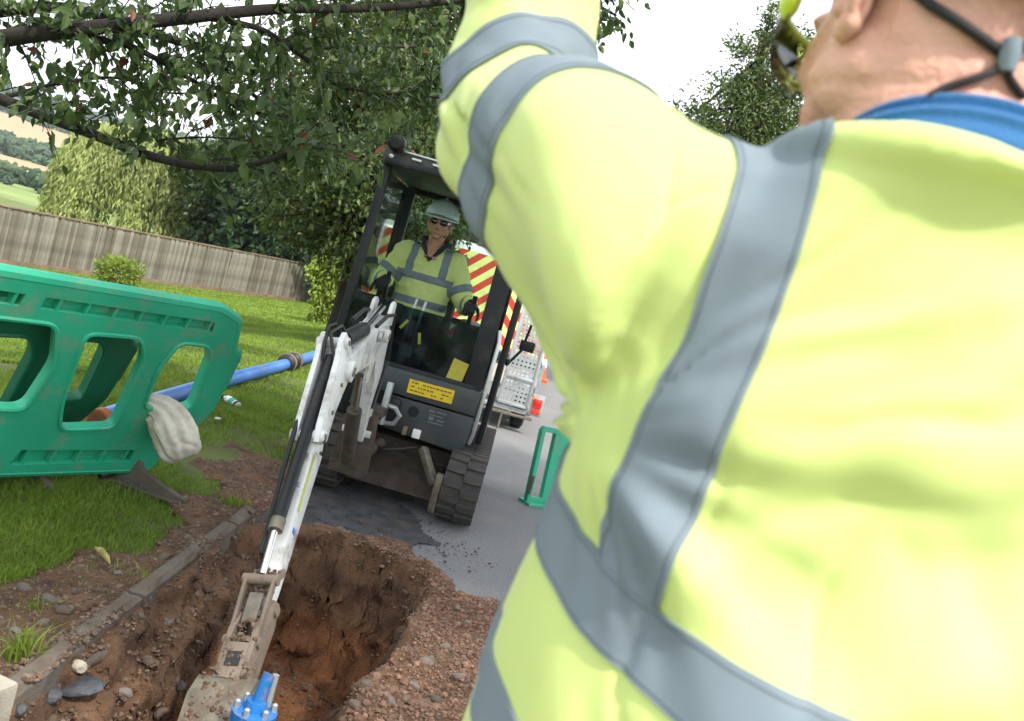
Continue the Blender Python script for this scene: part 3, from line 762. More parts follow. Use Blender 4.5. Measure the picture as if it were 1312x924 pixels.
# ------------------------------------------------------------------ trees with clumped crowns
def crown_tree(name, label, base, trunk_h, blobs, nleaf, L, W, m, trunk_r=.15, group=None, droop=.3, hollow=.55, red=0):
    """blobs: (centre, radii) ellipsoids around which the leaf clumps gather"""
    base = Vector(base); t = thing(name, label, 'tree', base, 0, group)
    tip = Vector(blobs[0][0]); mb = MB()
    mb.tube([base + Vector((0, 0, -.3)), base + Vector((.03, 0, trunk_h * .5)), base.lerp(tip, .55) , tip], [trunk_r, trunk_r * .8, trunk_r * .6, trunk_r * .25], 9)
    mb.build('trunk', M_bark, t)
    P_ = []; D_ = []; vol = np.array([b[1][0] * b[1][1] * b[1][2] for b in blobs]) ** .75; vol = vol / vol.sum()
    for (c, r), v_ in zip(blobs, vol):
        c = np.array(c); r = np.array(r); n = int(nleaf * v_); nc = max(10, int(n / 60))
        d = unit(RNG.normal(0, 1, (nc, 3))); rad = RNG.uniform(hollow, 1.0, (nc, 1)) ** .7
        cc = c + d * rad * r * (1 + .28 * fbm(d * 2 + c, 1, 2)[:, None])
        idx = RNG.integers(0, nc, n); cs = .16 * r.mean()
        p_ = cc[idx] + RNG.normal(0, 1, (n, 3)) * cs * [1, 1, .7]
        P_.append(p_); D_.append(unit(d[idx] * .6 + RNG.normal(0, .6, (n, 3)) + [0, 0, -droop]))
        lm = MB()
        for j in range(min(14, nc)):
            a_ = base.lerp(tip, random.uniform(.45, .95)); e_ = Vector(cc[j])
            lm.tube([a_, a_.lerp(e_, .5) + Vector((0, 0, .06 * r[2])), e_], [trunk_r * .3, trunk_r * .17, trunk_r * .05], 6, False)
        lm.build('limb', M_bark, t)
    p_ = np.concatenate(P_); d_ = np.concatenate(D_); n = len(p_)
    ll = RNG.uniform(.7, 1.25, n) * L
    k = RNG.uniform(0, 1, n) >= red
    tag(link('crown', leaves_simple('crown', p_[k] - np.array(base), d_[k], ll[k], ll[k] * W / L), m, t), kind='stuff')
    if red: tag(link('red_leaves', leaves_simple('red_leaves', p_[~k] - np.array(base), d_[~k], ll[~k], ll[~k] * W / L), M_red, t), kind='stuff')
    return t
def blob(px_, py_, d, rx, ry, rz): return (tuple(P(px_, py_, d)), (rx, ry, rz))
def gl(p): return (p[0], p[1], float(lawn_z(p[0], p[1])))
b0 = blob(500, 150, 13, 1.6, 1.5, 1.5)
crown_tree('broadleaf_tree', 'bushy mid green tree with reddish leaves hanging behind the digger cab', gl(b0[0]), 1.2,
           [b0, blob(430, 215, 12.5, 1.0, 1.2, 1.2), blob(550, 200, 13, 1.0, 1.1, 1.2), blob(585, 85, 13, 1.2, 1.2, 1.3), blob(440, 110, 12.8, 1.1, 1.1, .8),
            blob(465, 280, 12.5, .75, .9, .75), blob(530, 260, 12.8, .7, .8, .7), blob(395, 270, 12.5, .6, .7, .6), blob(520, 60, 13, 1.1, 1.1, .55)], 46000, .095, .05, M_leaf2, .14, red=.012)
b0 = blob(385, 262, 43, 3.4, 3.0, 3.6)
crown_tree('dark_tree', 'dense dark evergreen tree behind the board fence beside the digger cab', gl(b0[0]), 2,
           [b0, blob(325, 285, 44, 2.8, 2.6, 2.4), blob(430, 315, 43, 3.0, 2.6, 2.6), blob(350, 225, 45, 2.8, 2.6, 2.2), blob(480, 325, 44, 3.2, 2.6, 2.6), blob(375, 310, 43, 2.6, 2.6, 1.8)], 44000, .36, .21, M_darkleaf, .25)
b0 = blob(285, 232, 44, 2.3, 2.2, 2.1)
crown_tree('small_leafy_tree', 'lighter leafy tree between the willow and the dark evergreen', gl(b0[0]), 2,
           [b0, blob(265, 275, 44, 1.9, 1.9, 1.6), blob(320, 215, 45, 2.0, 2.0, 1.5)], 12000, .26, .15, M_leaf2, .2)
b0 = blob(965, 120, 17, .9, .9, 1.5)
conb = [blob(985, 45, 17, .42, .42, .75), blob(975, 100, 17, .85, .85, .8), blob(950, 150, 17, 1.2, 1.1, .7), blob(1010, 150, 17, 1.4, 1.2, .9), blob(940, 205, 17, 1.7, 1.6, 1.0), blob(1030, 230, 17, 1.8, 1.6, 1.2), blob(890, 150, 17, .5, .4, .22), blob(1020, 60, 17.3, .6, .6, .9), blob(960, 290, 17, 1.9, 1.7, 1.2)]
crown_tree('larch_tree', 'feathery pointed larch tree seen past the raised hi-vis shoulder', (conb[4][0][0], conb[4][0][1], 0), 2.5, conb, 34000, .11, .04, M_conifer, .13, hollow=.25)
# trees further along, closing the view down the road
crown_tree('dark_tree', 'dark evergreen behind the chevron van', (-4.6, 34, -1), 2, [((-4.6, 34, 3.2), (3, 2.5, 3.4)), ((-1.2, 36, 2.6), (2.4, 2.4, 2.9)), ((-7, 35, 2), (2.4, 2.4, 2.2))], 26000, .26, .15, M_darkleaf, .25)
crown_tree('hedge_tree', 'broad leafy tree standing beyond the road behind the raised sleeve', (6, 42, 0), 2, [((6, 42, 3.6), (3.5, 3, 3.4)), ((2.0, 44, 2.8), (3, 3, 2.8)), ((10.5, 43, 3), (3.5, 3, 3))], 20000, .3, .17, M_leaf2, .3)

# ------------------------------------------------------------------ weeping willow
wb = P(196, 275, 46); wb = Vector((wb.x, wb.y, float(lawn_z(wb.x, wb.y)) - .5))
wil = thing('willow_tree', 'pale green weeping willow rising behind the board fence', 'tree', wb)
wt = P(198, 218, 46)
MB().tube([wb, wb.lerp(wt, .6), wt], [.35, .28, .12], 9).build('trunk', M_bark, wil)
P_ = []; D_ = []; lm = MB()
for k in range(1150):
    a_ = random.uniform(0, 6.283); rr_ = math.sqrt(random.random()); 
    top = np.array(wt) + np.array([math.cos(a_) * rr_ * 4.5, math.sin(a_) * rr_ * 3.6, 2.3 * math.sqrt(max(0, 1 - rr_ ** 2)) + random.uniform(-.5, .35) - .3])
    if k < 24: lm.tube([wt.lerp(wb, .25), wt.lerp(Vector(top), .5) + Vector((0, 0, .5)), Vector(top)], [.12, .07, .03], 6, False)
    ln = random.uniform(1.6, 5.4) * (.6 + .4 * rr_); out = np.array([math.cos(a_), math.sin(a_), 0])
    n = int(ln * 17)
    t = RNG.uniform(0, 1, n); p_ = top + out * (.5 * np.sqrt(t))[:, None] * rr_ + np.array([0, 0, -1]) * (t * ln)[:, None] + RNG.normal(0, .06, (n, 3))
    P_.append(p_); D_.append(unit(np.array([0, 0, -1.0]) + RNG.normal(0, .3, (n, 3))))
lm.build('limb', M_bark, wil)
p_ = np.concatenate(P_); d_ = np.concatenate(D_)
tag(link('hanging_foliage', leaves_simple('hanging_foliage', p_ - np.array(wb), d_, RNG.uniform(.22, .45, len(p_)), .085), M_willow, wil), kind='stuff')

# ------------------------------------------------------------------ shrubs at the fence
def shrub(name, label, px_, py_, r, n, L, m, hz=1.0):
    q = lawn_hit(px_, py_); t = thing(name, label, 'shrub', q)
    st = MB()
    for k in range(7):
        a_ = random.uniform(0, 6.28); st.tube([q, q + Vector((math.cos(a_) * r * .3, math.sin(a_) * r * .3, r * hz)), q + Vector((math.cos(a_) * r * .7, math.sin(a_) * r * .7, r * 1.5 * hz))], [.02, .012, .005], 5)
    st.build('stems', M_bark, t)['kind'] = 'stuff'
    d = unit(RNG.normal(0, 1, (n, 3))); rad = RNG.uniform(.35, 1, (n, 1)) ** .6 * (1 + .35 * fbm(d * 3 + px_, 1, 2)[:, None])
    p_ = np.array([0, 0, r * hz * 1.0]) + d * rad * r * [1, 1, hz]; p_[:, 2] = np.maximum(p_[:, 2], .03)
    tag(link('foliage', leaves_simple('foliage', p_, unit(d + RNG.normal(0, .5, (n, 3)) + [0, 0, .2]), RNG.uniform(.7, 1.3, n) * L, L * .5), m, t), kind='stuff')
shrub('lime_shrub', 'round lime green shrub growing on the lawn in front of the fence', 148, 366, .50, 1900, .10, M_limeleaf, .72)
shrub('dark_shrub', 'larger dark shrub at the fence foot beside the lime shrub', 58, 341, .36, 900, .09, M_darkleaf, .95)
shrub('dark_shrub', 'small dark upright shrub at the fence foot beyond the larger dark one', 28, 336, .24, 500, .08, M_darkleaf, 1.1)
shrub('fence_weed', 'little green weed growing at the fence foot in the open lawn', 290, 375, .22, 260, .09, M_leaf2, 1.0)
def climber(px_, py_, d, h, label):
    q = P(px_, py_, d); q.z = float(lawn_z(q.x, q.y)); t = thing('leafy_sapling', label, 'sapling', q)
    st = MB(); pp = []
    for k in range(6):
        x_ = random.uniform(-.5, .5); path = [q + Vector((x_ * .3, 0, 0)), q + Vector((x_ * .8, 0, h * .6)), q + Vector((x_, random.uniform(-.3, .3), h)), q + Vector((x_ * 1.7, 0, h * .75))]
        st.tube(path, [.015, .012, .008, .004], 5); pp.append(spline([p[:] for p in path], 40))
    st.build('stems', M_bark, t)['kind'] = 'stuff'
    pp = np.concatenate(pp); pp = np.concatenate([pp + RNG.normal(0, .09, pp.shape) for _ in range(5)])
    tag(link('foliage', leaves_simple('foliage', pp - np.array(q), unit(RNG.normal(0, .6, pp.shape) + [0, 0, -.8]), .13, .06), M_limeleaf, t), kind='stuff')
climber(415, 395, 20, 1.45, 'young sapling with hanging leaves beside the digger cab at the fence end')

# ------------------------------------------------------------------ far woods on the hillside
def far_wood(label, r0, r1, a0, a1, n, s0, s1):
    a_ = np.radians(RNG.uniform(a0, a1, n)); r_ = RNG.uniform(r0, r1, n)
    x = r_ * np.sin(a_); y = r_ * np.cos(a_); z = hill_z(r_, np.pi / 2 - a_); s_ = RNG.uniform(s0, s1, n); m_ = 22
    c = np.repeat(np.stack([x, y, z + s_ * .55], 1), m_, 0); sc = np.repeat(s_, m_)
    d = unit(RNG.normal(0, 1, (n * m_, 3))) * (RNG.uniform(.4, 1, (n * m_, 1)))
    p_ = c + d * sc[:, None] * [.8, .8, .75]
    tag(link('far_wood', rocks_mesh('far_wood', p_, sc * RNG.uniform(.14, .34, n * m_), 1.0), M_wood_far), label, 'woodland', kind='stuff')
far_wood('dark belt of far woodland above the stubble field', 690, 760, -48, -18, 240, 5, 9)
far_wood('dark far woodland between the stubble field and the hay field', 395, 510, -46, -18, 420, 3.5, 6)
far_wood('scattered far hedgerow trees in the valley before the hay field', 190, 290, -46, -18, 170, 2, 4)
far_wood('wooded far ridge on the skyline', 900, 1120, -48, -16, 420, 7, 12)

# ------------------------------------------------------------------ unseen tree added overhead, out of frame, to shade the digger and near lawn
crown_tree('added_shade_tree', 'unseen leafy tree added above the road to shade the digger and near lawn', (5.6, 1.4, 0), 3.5,
           [((2.3, 2.0, 6.4), (2.3, 1.9, 1.2)), ((4.6, 1.4, 7.2), (2.2, 2.2, 1.8)), ((.9, 2.2, 6.0), (1.6, 1.5, .9)), ((2.9, 3.6, 6.6), (1.6, 1.0, .9)), ((1.5, .3, 6.0), (1.8, 1.2, .9))], 24000, .13, .09, M_leaf2, .24, hollow=.1)

# ------------------------------------------------------------------ air: thin haze over the valley
hz_ = MB(); hz_.box((0, 0, 48), (2700, 2700, 114))
hm_ = bpy.data.materials.new('haze_air'); hm_.use_nodes = True
hN = hm_.node_tree.nodes; hN.remove(hN['Principled BSDF'])
pv = hN.new('ShaderNodeVolumePrincipled'); pv.inputs['Color'].default_value = (.80, .88, 1, 1); pv.inputs['Density'].default_value = HAZE
hm_.node_tree.links.new(pv.outputs[0], hN['Material Output'].inputs['Volume'])
tag(hz_.build('haze', hm_, smooth=False), 'thin pale haze over the far valley', 'haze', kind='stuff')
# ------------------------------------------------------------------ mini excavator
X0 = -.51
ex = thing('mini_excavator', 'compact tracked digger with black cab and white boom reaching into the trench', 'excavator', (X0, 5.9, 0))
# --- tracks
def stadium(y0, y1, zc, r, n=16):
    pts = []
    for k in range(n + 1):
        a_ = math.pi / 2 + math.pi * k / n; pts.append((y0 + r * math.cos(a_), zc + r * math.sin(a_)))
    for k in range(n + 1):
        a_ = -math.pi / 2 + math.pi * k / n; pts.append((y1 + r * math.cos(a_), zc + r * math.sin(a_)))
    return pts
tread_me = {}
for sx in (-1, 1):
    me = MB().box((0, 0, 0), (.118, .052, .034), None, .008).mesh('tread', smooth=True); tread_me[sx] = me
def track(xc):
    y0, y1, zc, r = 5.40, 6.62, .232, .20; w = .228
    outer = stadium(y0, y1, zc, r); inner = stadium(y0, y1, zc, r - .028); n = len(outer)
    mb = MB(); vs_ = []; fs = []
    for (a_, b_), (c_, d_) in zip(outer, inner):
        vs_ += [(xc - w / 2, a_, b_), (xc + w / 2, a_, b_), (xc + w / 2, c_, d_), (xc - w / 2, c_, d_)]
    for k in range(n):
        a_ = 4 * k; b_ = 4 * ((k + 1) % n)
        for j in range(4): fs.append((a_ + j, a_ + (j + 1) % 4, b_ + (j + 1) % 4, b_ + j))
    mb.add(vs_, fs); tr = mb.build('track', M_rubber, ex); tr.location = (0, 0, 0)
    per = 2 * (y1 - y0) + 2 * math.pi * r; nt = 42
    for k in range(nt):
        for sx in (-1, 1):
            s_ = (k + (.5 if sx > 0 else 0)) / nt * per
            L0 = y1 - y0
            if s_ < L0: p_ = (y0 + s_, zc + r); a_ = 0
            elif s_ < L0 + math.pi * r: t = (s_ - L0) / r; p_ = (y1 + r * math.sin(t), zc + r * math.cos(t)); a_ = -t
            elif s_ < 2 * L0 + math.pi * r: p_ = (y1 - (s_ - L0 - math.pi * r), zc - r); a_ = math.pi
            else: t = (s_ - 2 * L0 - math.pi * r) / r; p_ = (y0 - r * math.sin(t), zc - r * math.cos(t)); a_ = math.pi - t
            o = link('tread', tread_me[sx], M_rubber, tr)
            o.location = Vector((xc + sx * .056, *p_)) - world_loc(ex); o.rotation_euler = (a_, 0, .07 * sx)
    fr = MB(); fr.box((xc, (y0 + y1) / 2, zc), (.13, 1.0, .16), None, .02); fr.build('track_frame', M_muddy, ex)
    for yc, rr_ in ((y0, .165), (y1, .165)):
        MB().lathe([(rr_ * .3, -.07), (rr_, -.06), (rr_, -.03), (rr_ * .7, -.02), (rr_ * .7, .02), (rr_, .03), (rr_, .06), (rr_ * .3, .07)], (xc, yc, zc), (1, 0, 0), 24).build('track_wheel', M_muddy, ex)
    for k in range(3):
        MB().lathe([(.02, -.08), (.06, -.075), (.06, .075), (.02, .08)], (xc, y0 + .3 + k * .3, .105), (1, 0, 0), 16).build('roller', M_muddy, ex)
track(-.082); track(-.94)
# --- undercarriage, dozer blade and its arms
MB().box((X0, 6.0, .30), (.62, .8, .16), None, .03).build('undercarriage', M_muddy, ex)
MB().lathe([(.27, 0), (.27, .06), (.24, .08)], (X0, 6.0, .37), (0, 0, 1), 28).build('slew_ring', M_black, ex)
bl = MB(); vs_ = []; n = 9
for i in range(2):
    for k in range(n):
        t = k / (n - 1); z_ = .09 + .23 * t; yb = 5.42 + .05 * math.sin(t * math.pi)
        vs_.append((-.80 + i * .57, yb, z_))
for i in range(2):
    for k in range(n):
        t = k / (n - 1); vs_.append((-.80 + i * .57, 5.445 + .05 * math.sin(t * math.pi), .09 + .23 * t))
fs = [(k, k + 1, n + k + 1, n + k) for k in range(n - 1)] + [(2 * n + k, 3 * n + k, 3 * n + k + 1, 2 * n + k + 1) for k in range(n - 1)]
fs += [(k, 2 * n + k, 2 * n + k + 1, k + 1) for k in range(n - 1)] + [(n + k, n + k + 1, 3 * n + k + 1, 3 * n + k) for k in range(n - 1)]
fs += [(0, n, 3 * n, 2 * n), (n - 1, 3 * n - 1, 4 * n - 1, 2 * n - 1)]
bl.add(vs_, fs).build('dozer_blade', M_muddy, ex)
MB().bar((-.38, 5.40, .40), (-.24, 5.27, .22), .05, .05, bev=.01).build('blade_arm', M_rust, ex)
MB().box((-.222, 5.24, .19), (.045, .07, .24), Matrix.Rotation(R(8), 3, 'X'), .012).build('blade_bracket', M_rust, ex)
MB().bar((-.62, 5.38, .38), (-.78, 5.28, .24), .05, .05, bev=.01).build('blade_arm', M_muddy, ex)
MB().tube([(-.72, 5.36, .36), (-.6, 5.30, .34), (-.5, 5.33, .37), (-.42, 5.40, .39)], .012, 8).build('hose', M_hose, ex)
# --- house
hb = MB(); hb.prism([(-.50, .45), (.42, .45), (.42, .82), (-.50, .82)], (-.60, 0, 0), (1, 0, 0), (0, 0, 1), (0, 1, 0), 5.52, 6.75); hb.build('house', M_black, ex, bevel=.03)
cw = MB(); pts = [(.46 * math.cos(a_) * 1.02, 6.62 + .36 * math.sin(a_)) for a_ in np.linspace(math.pi, 0, 15)]
cw.prism(pts, (-.60, 0, 0), (1, 0, 0), (0, 1, 0), (0, 0, 1), .45, 1.02); cw.build('counterweight', M_grey, ex, bevel=.02)
fp = MB(); fp.prism([(-.665, .60), (-.66, .455), (-.155, .425), (-.13, .50), (-.128, .665), (-.665, .665)], (0, 0, 0), (1, 0, 0), (0, 0, 1), (0, 1, 0), 5.40, 5.56); fp.build('lower_panel', M_grey, ex, bevel=.012)
fp = MB(); fp.prism([(-.78, .675), (-.128, .675), (-.118, .83), (-.78, .83)], (0, 0, 0), (1, 0, 0), (0, 0, 1), (0, 1, 0), 5.385, 5.55); fp.build('upper_panel', M_grey, ex, bevel=.012)
# recess and pipework beside the swing post
MB().box((-.625, 5.395, .575), (.085, .03, .15), None, .02).build('access_recess', M_hose, ex)
hm = MB(); hm.tube([(-.67, 5.36, .74), (-.668, 5.34, .62), (-.664, 5.35, .48)], .022, 8); hm.build('guard_tube', M_galv, ex)
hm = MB(); hm.tube([(-.66, 5.36, .60), (-.60, 5.33, .60), (-.565, 5.345, .56), (-.59, 5.36, .50), (-.65, 5.36, .49)], .016, 8); hm.build('step_loop', M_galv, ex)
for xx in (-.515, -.44):
    MB().box((xx, 5.385, .475), (.05 if xx > -.5 else .028, .03, .055), None, .006).build('tie_down', M_pale if xx < -.5 else M_conwh, ex)
# stickers (print is unreadable at this distance: rows of small marks)
st = MB().box((-.425, 5.381, .752), (.285, .004, .085), Matrix.Rotation(R(-1), 3, 'Y')).build('warning_sticker', M_yellow, ex)
for r_ in range(3):
    x_ = -.55
    while x_ < -.31:
        w_ = random.uniform(.008, .022)
        if random.random() < .8: MB().box((x_ + w_ / 2, 5.377, .728 + r_ * .024), (w_, .002, .006)).build('print', M_ink, st)
        x_ += w_ + .007
lg = MB().lathe([(.034, 0), (.034, .003), (.028, .003)], (-.495, 5.4005, .60), (0, -1, 0), 20).build('badge', M_black, ex)
dc = MB().box((-.345, 5.3985, .60), (.135, .003, .10)).build('decal', M_grey, ex)
for a_, b_, w_, h_ in ((-.385, .635, .04, .01), (-.325, .637, .06, .008), (-.355, .612, .09, .006), (-.38, .59, .03, .02), (-.32, .588, .05, .008), (-.345, .566, .1, .006)):
    MB().box((a_, 5.396, b_), (w_, .002, h_)).build('print', M_print, dc)
# --- cab
CL, CR, CF, CB_, CZ0, CZ1 = -1.105, -.135, 5.44, 6.62, .80, 2.06
def pillar(a_, b_, w=.055, h=.06, m=M_black, name='pillar', r=None):
    return MB().bar(a_, b_, w, h, Vector((0, 1, 0)), .014).build(name, m, ex)
pillar((CL + .025, CF, CZ0 - .1), (CL + .045, CF + .06, CZ1))
pillar((CR - .05, CF, CZ0 - .3), (CR - .065, CF + .06, CZ1), .115, .07)
pillar((CL + .03, CB_, CZ0), (CL + .05, CB_ - .02, CZ1), .07, .06)
pillar((CR - .03, CB_, CZ0), (CR - .05, CB_ - .02, CZ1), .07, .06)
pillar((CL + .025, CF, CZ0 + .03), (CR - .03, CF, CZ0 + .03), .05, .05, name='sill')
pillar((CL + .045, CB_, 1.15), (CR - .05, CB_, 1.15), .05, .05, name='rear_rail')
pillar((CL + .045, CB_ - .02, 2.0), (CR - .05, CB_ - .02, 2.0), .06, .06, name='rear_header')
pillar((CL + .03, CF, CZ0 + .03), (CL + .03, CB_, CZ0 + .03), .05, .05, name='side_sill')
MB().prism([(0, 0), (0, .1), (.12, .085), (1.22, .085), (1.26, .03), (1.26, 0)], (0, CF - .015, 2.01), (0, 1, 0), (0, 0, 1), (1, 0, 0), CL + .01, CR - .01).build('roof', M_grey, ex, bevel=.018)
MB().box(((CL + CR) / 2, CF - .035, 2.03), (.90, .05, .045), None, .012).build('roof_visor', M_black, ex)
MB().box(((CL + CR) / 2, CF - .028, 2.105), (.78, .012, .012), None, .004).build('roof_trim', M_alu, ex)
for k in range(5): MB().box((CL + .22 + k * .13, CF - .036, 2.075), (.06, .012, .014), None, .003).build('roof_vent', M_alu, ex)
lt = MB().lathe([(.03, .05), (.052, .03), (.055, -.02), (.05, -.03)], (CL + .085, CF - .06, 2.135), (0, -1, -.1), 18).build('work_light', M_black, ex)
MB().lathe([(.044, .0), (.044, .005), (.02, .012)], (CL + .085, CF - .092, 2.132), (0, -1, -.1), 18).build('lens', M_alu, lt)
MB().lathe([(.014, 0), (.014, .02), (.006, .024)], (CL + .07, CF - .045, 2.055), (0, -1, 0), 12).build('roof_bolt', M_alu, ex)
# glass
MB().box(((CL + CR) / 2, CF + .004, 1.025), (.86, .006, .37)).build('lower_windscreen', M_tint, ex)
MB().box((CL + .03, (CF + CB_) / 2, 1.44), (.006, CB_ - CF - .1, 1.10)).build('side_window', M_glass, ex)
MB().box(((CL + CR) / 2, CB_, 1.58), (.84, .006, .78)).build('rear_window', M_glass, ex)
MB().box((CR - .17, CF - .001, .91), (.10, .003, .135), Matrix.Rotation(R(8), 3, 'Y')).build('window_sticker', mat('faded_sticker', (.40, .36, .04), .5, var=.15, scale=20), ex)
for a_, b_ in ((-.70, 1.10), (-.585, 1.04), (-.80, 1.02)):
    MB().box((a_, CF - .001, b_), (.018, .003, .07), Matrix.Rotation(R(random.uniform(-30, 40)), 3, 'Y')).build('window_sticker', M_limeleaf, ex)
# door swung back along the cab side, with its glass, handle, grab rail and a mirror
DX = CR + .075
dr = MB()
dr.bar((DX, CF + .10, .50), (DX, CF + .14, 1.98), .04, .05, Vector((0, 1, 0)), .01).bar((DX, CB_ - .25, .50), (DX, CB_ - .25, 1.98), .04, .05, Vector((0, 1, 0)), .01)
dr.bar((DX, CF + .1, 1.98), (DX, CB_ - .25, 1.98), .04, .05, bev=.01).bar((DX, CF + .1, .52), (DX, CB_ - .25, .52), .04, .06, bev=.01).bar((DX, CF + .1, .95), (DX, CB_ - .25, .95), .04, .05, bev=.01)
dr = dr.build('door', M_black, ex)
MB().box((DX, (CF + CB_) / 2 - .07, 1.47), (.006, .78, .98)).build('door_glass', M_glass, dr)
MB().box((DX, (CF + CB_) / 2 - .07, .74), (.012, .78, .38)).build('door_panel', M_grey, dr)
MB().box((DX + .035, CF + .2, 1.04), (.03, .12, .04), None, .008).build('handle', M_black, dr)
MB().tube([(CR + .02, CF - .02, .50), (CR + .03, CF - .045, .56), (CR + .03, CF - .03, 1.15), (CR + .015, CF - .0, 1.22)], .013, 8).build('grab_rail', M_alu, ex)
mr = MB().tube([(DX + .03, CF + .35, 1.0), (DX + .10, CF + .34, 1.12), (DX + .12, CF + .33, 1.3)], .01, 6).build('mirror_arm', M_black, ex)
MB().box((DX + .13, CF + .32, 1.16), (.10, .03, .07), None, .012).build('mirror', M_black, mr)
# inside: floor, seat, consoles, levers
MB().box(((CL + CR) / 2, 6.0, .835), (.88, 1.05, .03)).build('cab_floor', M_black, ex)
se = MB(); se.box((-.72, 6.22, 1.00), (.46, .46, .14), None, .05).box((-.72, 6.45, 1.33), (.44, .13, .62), Matrix.Rotation(R(-8), 3, 'X'), .05); se.build('seat', M_seat, ex)
MB().box((-.72, 6.24, .90), (.36, .36, .1), None, .02).build('seat_base', M_black, ex)
for hx_, tag_ in ((P(497, 357, 5.88), 0), (P(607, 389, 5.88), 1)):
    c_ = MB().box((hx_.x, hx_.y + .10, 1.06), (.15, .42, .26), Matrix.Rotation(R(5), 3, 'X'), .03).build('arm_console', M_grey, ex)
    MB().tube([(hx_.x, hx_.y + .03, 1.17), (hx_.x, hx_.y + .015, 1.24), hx_ + Vector((0, 0, .05))], [.02, .013, .017], 10).build('joystick', M_black, ex)
for xx in (-.70, -.64):
    MB().tube([(xx, 5.62, .86), (xx, 5.60, 1.10), (xx + .01, 5.66, 1.26)], .009, 8).build('travel_lever', M_alu, ex)
MB().box((-.67, 5.62, .88), (.22, .14, .05), None, .01).build('pedal_plate', M_galv, ex)
# grey screen pod on the left of the cab
MB().box((-.985, 5.60, 1.06), (.16, .16, .20), Matrix.Rotation(R(-12), 3, 'X'), .03).build('monitor_pod', M_grey, ex)

# --- swing post, boom, dipper, bucket
SP = Vector((-.745, 5.06, .47))
sw = MB(); sw.prism([(-.11, .20), (.11, .20), (.10, .42), (.085, .56), (-.085, .56), (-.10, .42)], (SP.x, 0, 0), (1, 0, 0), (0, 0, 1), (0, 1, 0), 5.02, 5.16)
sw.cyl((SP.x, 5.18, .30), (SP.x, 5.18, .60), .055).box((SP.x, 5.30, .34), (.22, .26, .06), None, .015).box((SP.x, 5.30, .56), (.20, .26, .06), None, .015)
sw.build('swing_post', M_muddy, ex, bevel=.008)
TIP = P(430, 470, 3.98)
e1 = Vector((TIP.x - SP.x, TIP.y - SP.y, 0)); LB = e1.length; e1.normalize(); ez = Vector((0, 0, 1)); en = e1.cross(ez).normalized()   # en points to -X... sideways
if en.x < 0: en = -en
tz = TIP.z
boomp = [(-.06, .40), (.06, .41), (.13, .58), (.21, .78), (.36, .915), (LB - .12, tz - .055), (LB + .02, tz - .06), (LB + .06, tz), (LB + .02, tz + .055), (LB - .12, tz + .075), (.52, 1.105), (.32, 1.16), (.14, 1.07), (.03, .80), (-.04, .56), (-.08, .46)]
bo = MB(); bo.prism(boomp, (SP.x, SP.y, 0), e1, ez, en, -.052, .052); bo = bo.build('boom', M_white, ex, bevel=.010)
def bp(s_, z_, w_=0.0): return Vector((SP.x, SP.y, 0)) + e1 * s_ + ez * z_ + en * w_
for s_, z_, r_ in ((.0, .46, .045), (LB, tz, .05), (.36, 1.06, .036)):
    MB().cyl(bp(s_, z_, -.085), bp(s_, z_, .085), r_, 16).build('pivot_boss', M_white, ex)
    MB().cyl(bp(s_, z_, -.09), bp(s_, z_, .09), r_ * .45, 12).build('pin', M_rust, ex)
# boom cylinder in front of the boom
MB().cyl(bp(.10, .30), bp(.30, .62), .042, 16).build('boom_ram', M_muddy, ex)
MB().cyl(bp(.30, .62), bp(.43, .83), .022, 12).build('ram_rod', M_chrome, ex)
mb = MB()
for w_ in (-.04, .04): mb.prism([(-.05, -.07), (.05, -.07), (.06, .05), (0, .09), (-.06, .05)], bp(.44, .87), e1, ez, en, w_ - .009, w_ + .009)
mb.build('ram_lug', M_white, ex, bevel=.004)
# dipper cylinder on top of the boom
MB().cyl(bp(LB - .02, tz + .125), bp(LB - .42, tz + .16), .038, 18).build('dipper_ram', M_black, ex)
MB().cyl(bp(LB - .42, tz + .16), bp(.30, 1.20), .018, 12).build('ram_rod', M_chrome, ex)
mb = MB()
for w_ in (-.05, .05): mb.prism([(-.07, -.06), (.09, -.06), (.05, .06), (0, .075), (-.05, .06)], bp(.28, 1.17), e1, ez, en, w_ - .01, w_ + .01)
mb.build('ram_lug', M_white, ex, bevel=.004)
mb = MB()
for w_ in (-.062, .062): mb.tube([bp(.1, .62, w_), bp(.02, .9, w_), bp(.2, 1.17, w_ * .9), bp(.45, 1.17, w_), bp(.7, 1.12, w_)], .011, 7)
tag(mb.build('hoses', M_hose, ex), kind='stuff')
# work lamp and bracket on the boom
MB().cyl(bp(.50, 1.06, .056), bp(.50, 1.06, .075), .03, 16).build('boom_lamp', M_alu, ex)
# dipper
DE = P(334, 782, 3.22)
dd = (DE - TIP); LD = dd.length; dd.normalize(); dw = (en - dd * en.dot(dd)).normalized(); dn = dw.cross(dd).normalized()
if dn.y > 0: dn = -dn                                  # dn points to the camera
rq = Matrix.Rotation(R(13), 3, dd)
if (rq @ dn).x > dn.x: rq = Matrix.Rotation(R(-13), 3, dd)
dn = rq @ dn; dw = rq @ dw
def dp(t, n_, w_=0.0): return TIP + dd * t + dn * n_ + dw * w_
dbm = MB(); dbm.prism([(-.10, -.03), (-.02, -.075), (.35, -.075), (LD - .1, -.05), (LD + .03, -.035), (LD + .045, .01), (LD + .02, .035), (LD * .55, .05), (.30, .06), (-.06, .05)], TIP, dd, dn, dw, -.030, .034)
dbm.build('dipper', M_white, ex, bevel=.008)
for w_ in (-.046, .046):
    mb = MB(); mb.prism([(-.10, .05), (-.09, .135), (-.03, .15), (.06, .13), (.40, .105), (.47, .08), (.45, .03), (.30, .0), (.0, -.06), (-.08, -.02)], TIP, dd, dn, dw, w_ - .012, w_ + .012)
    mb.build('dipper_cheek', M_white, ex, bevel=.004)
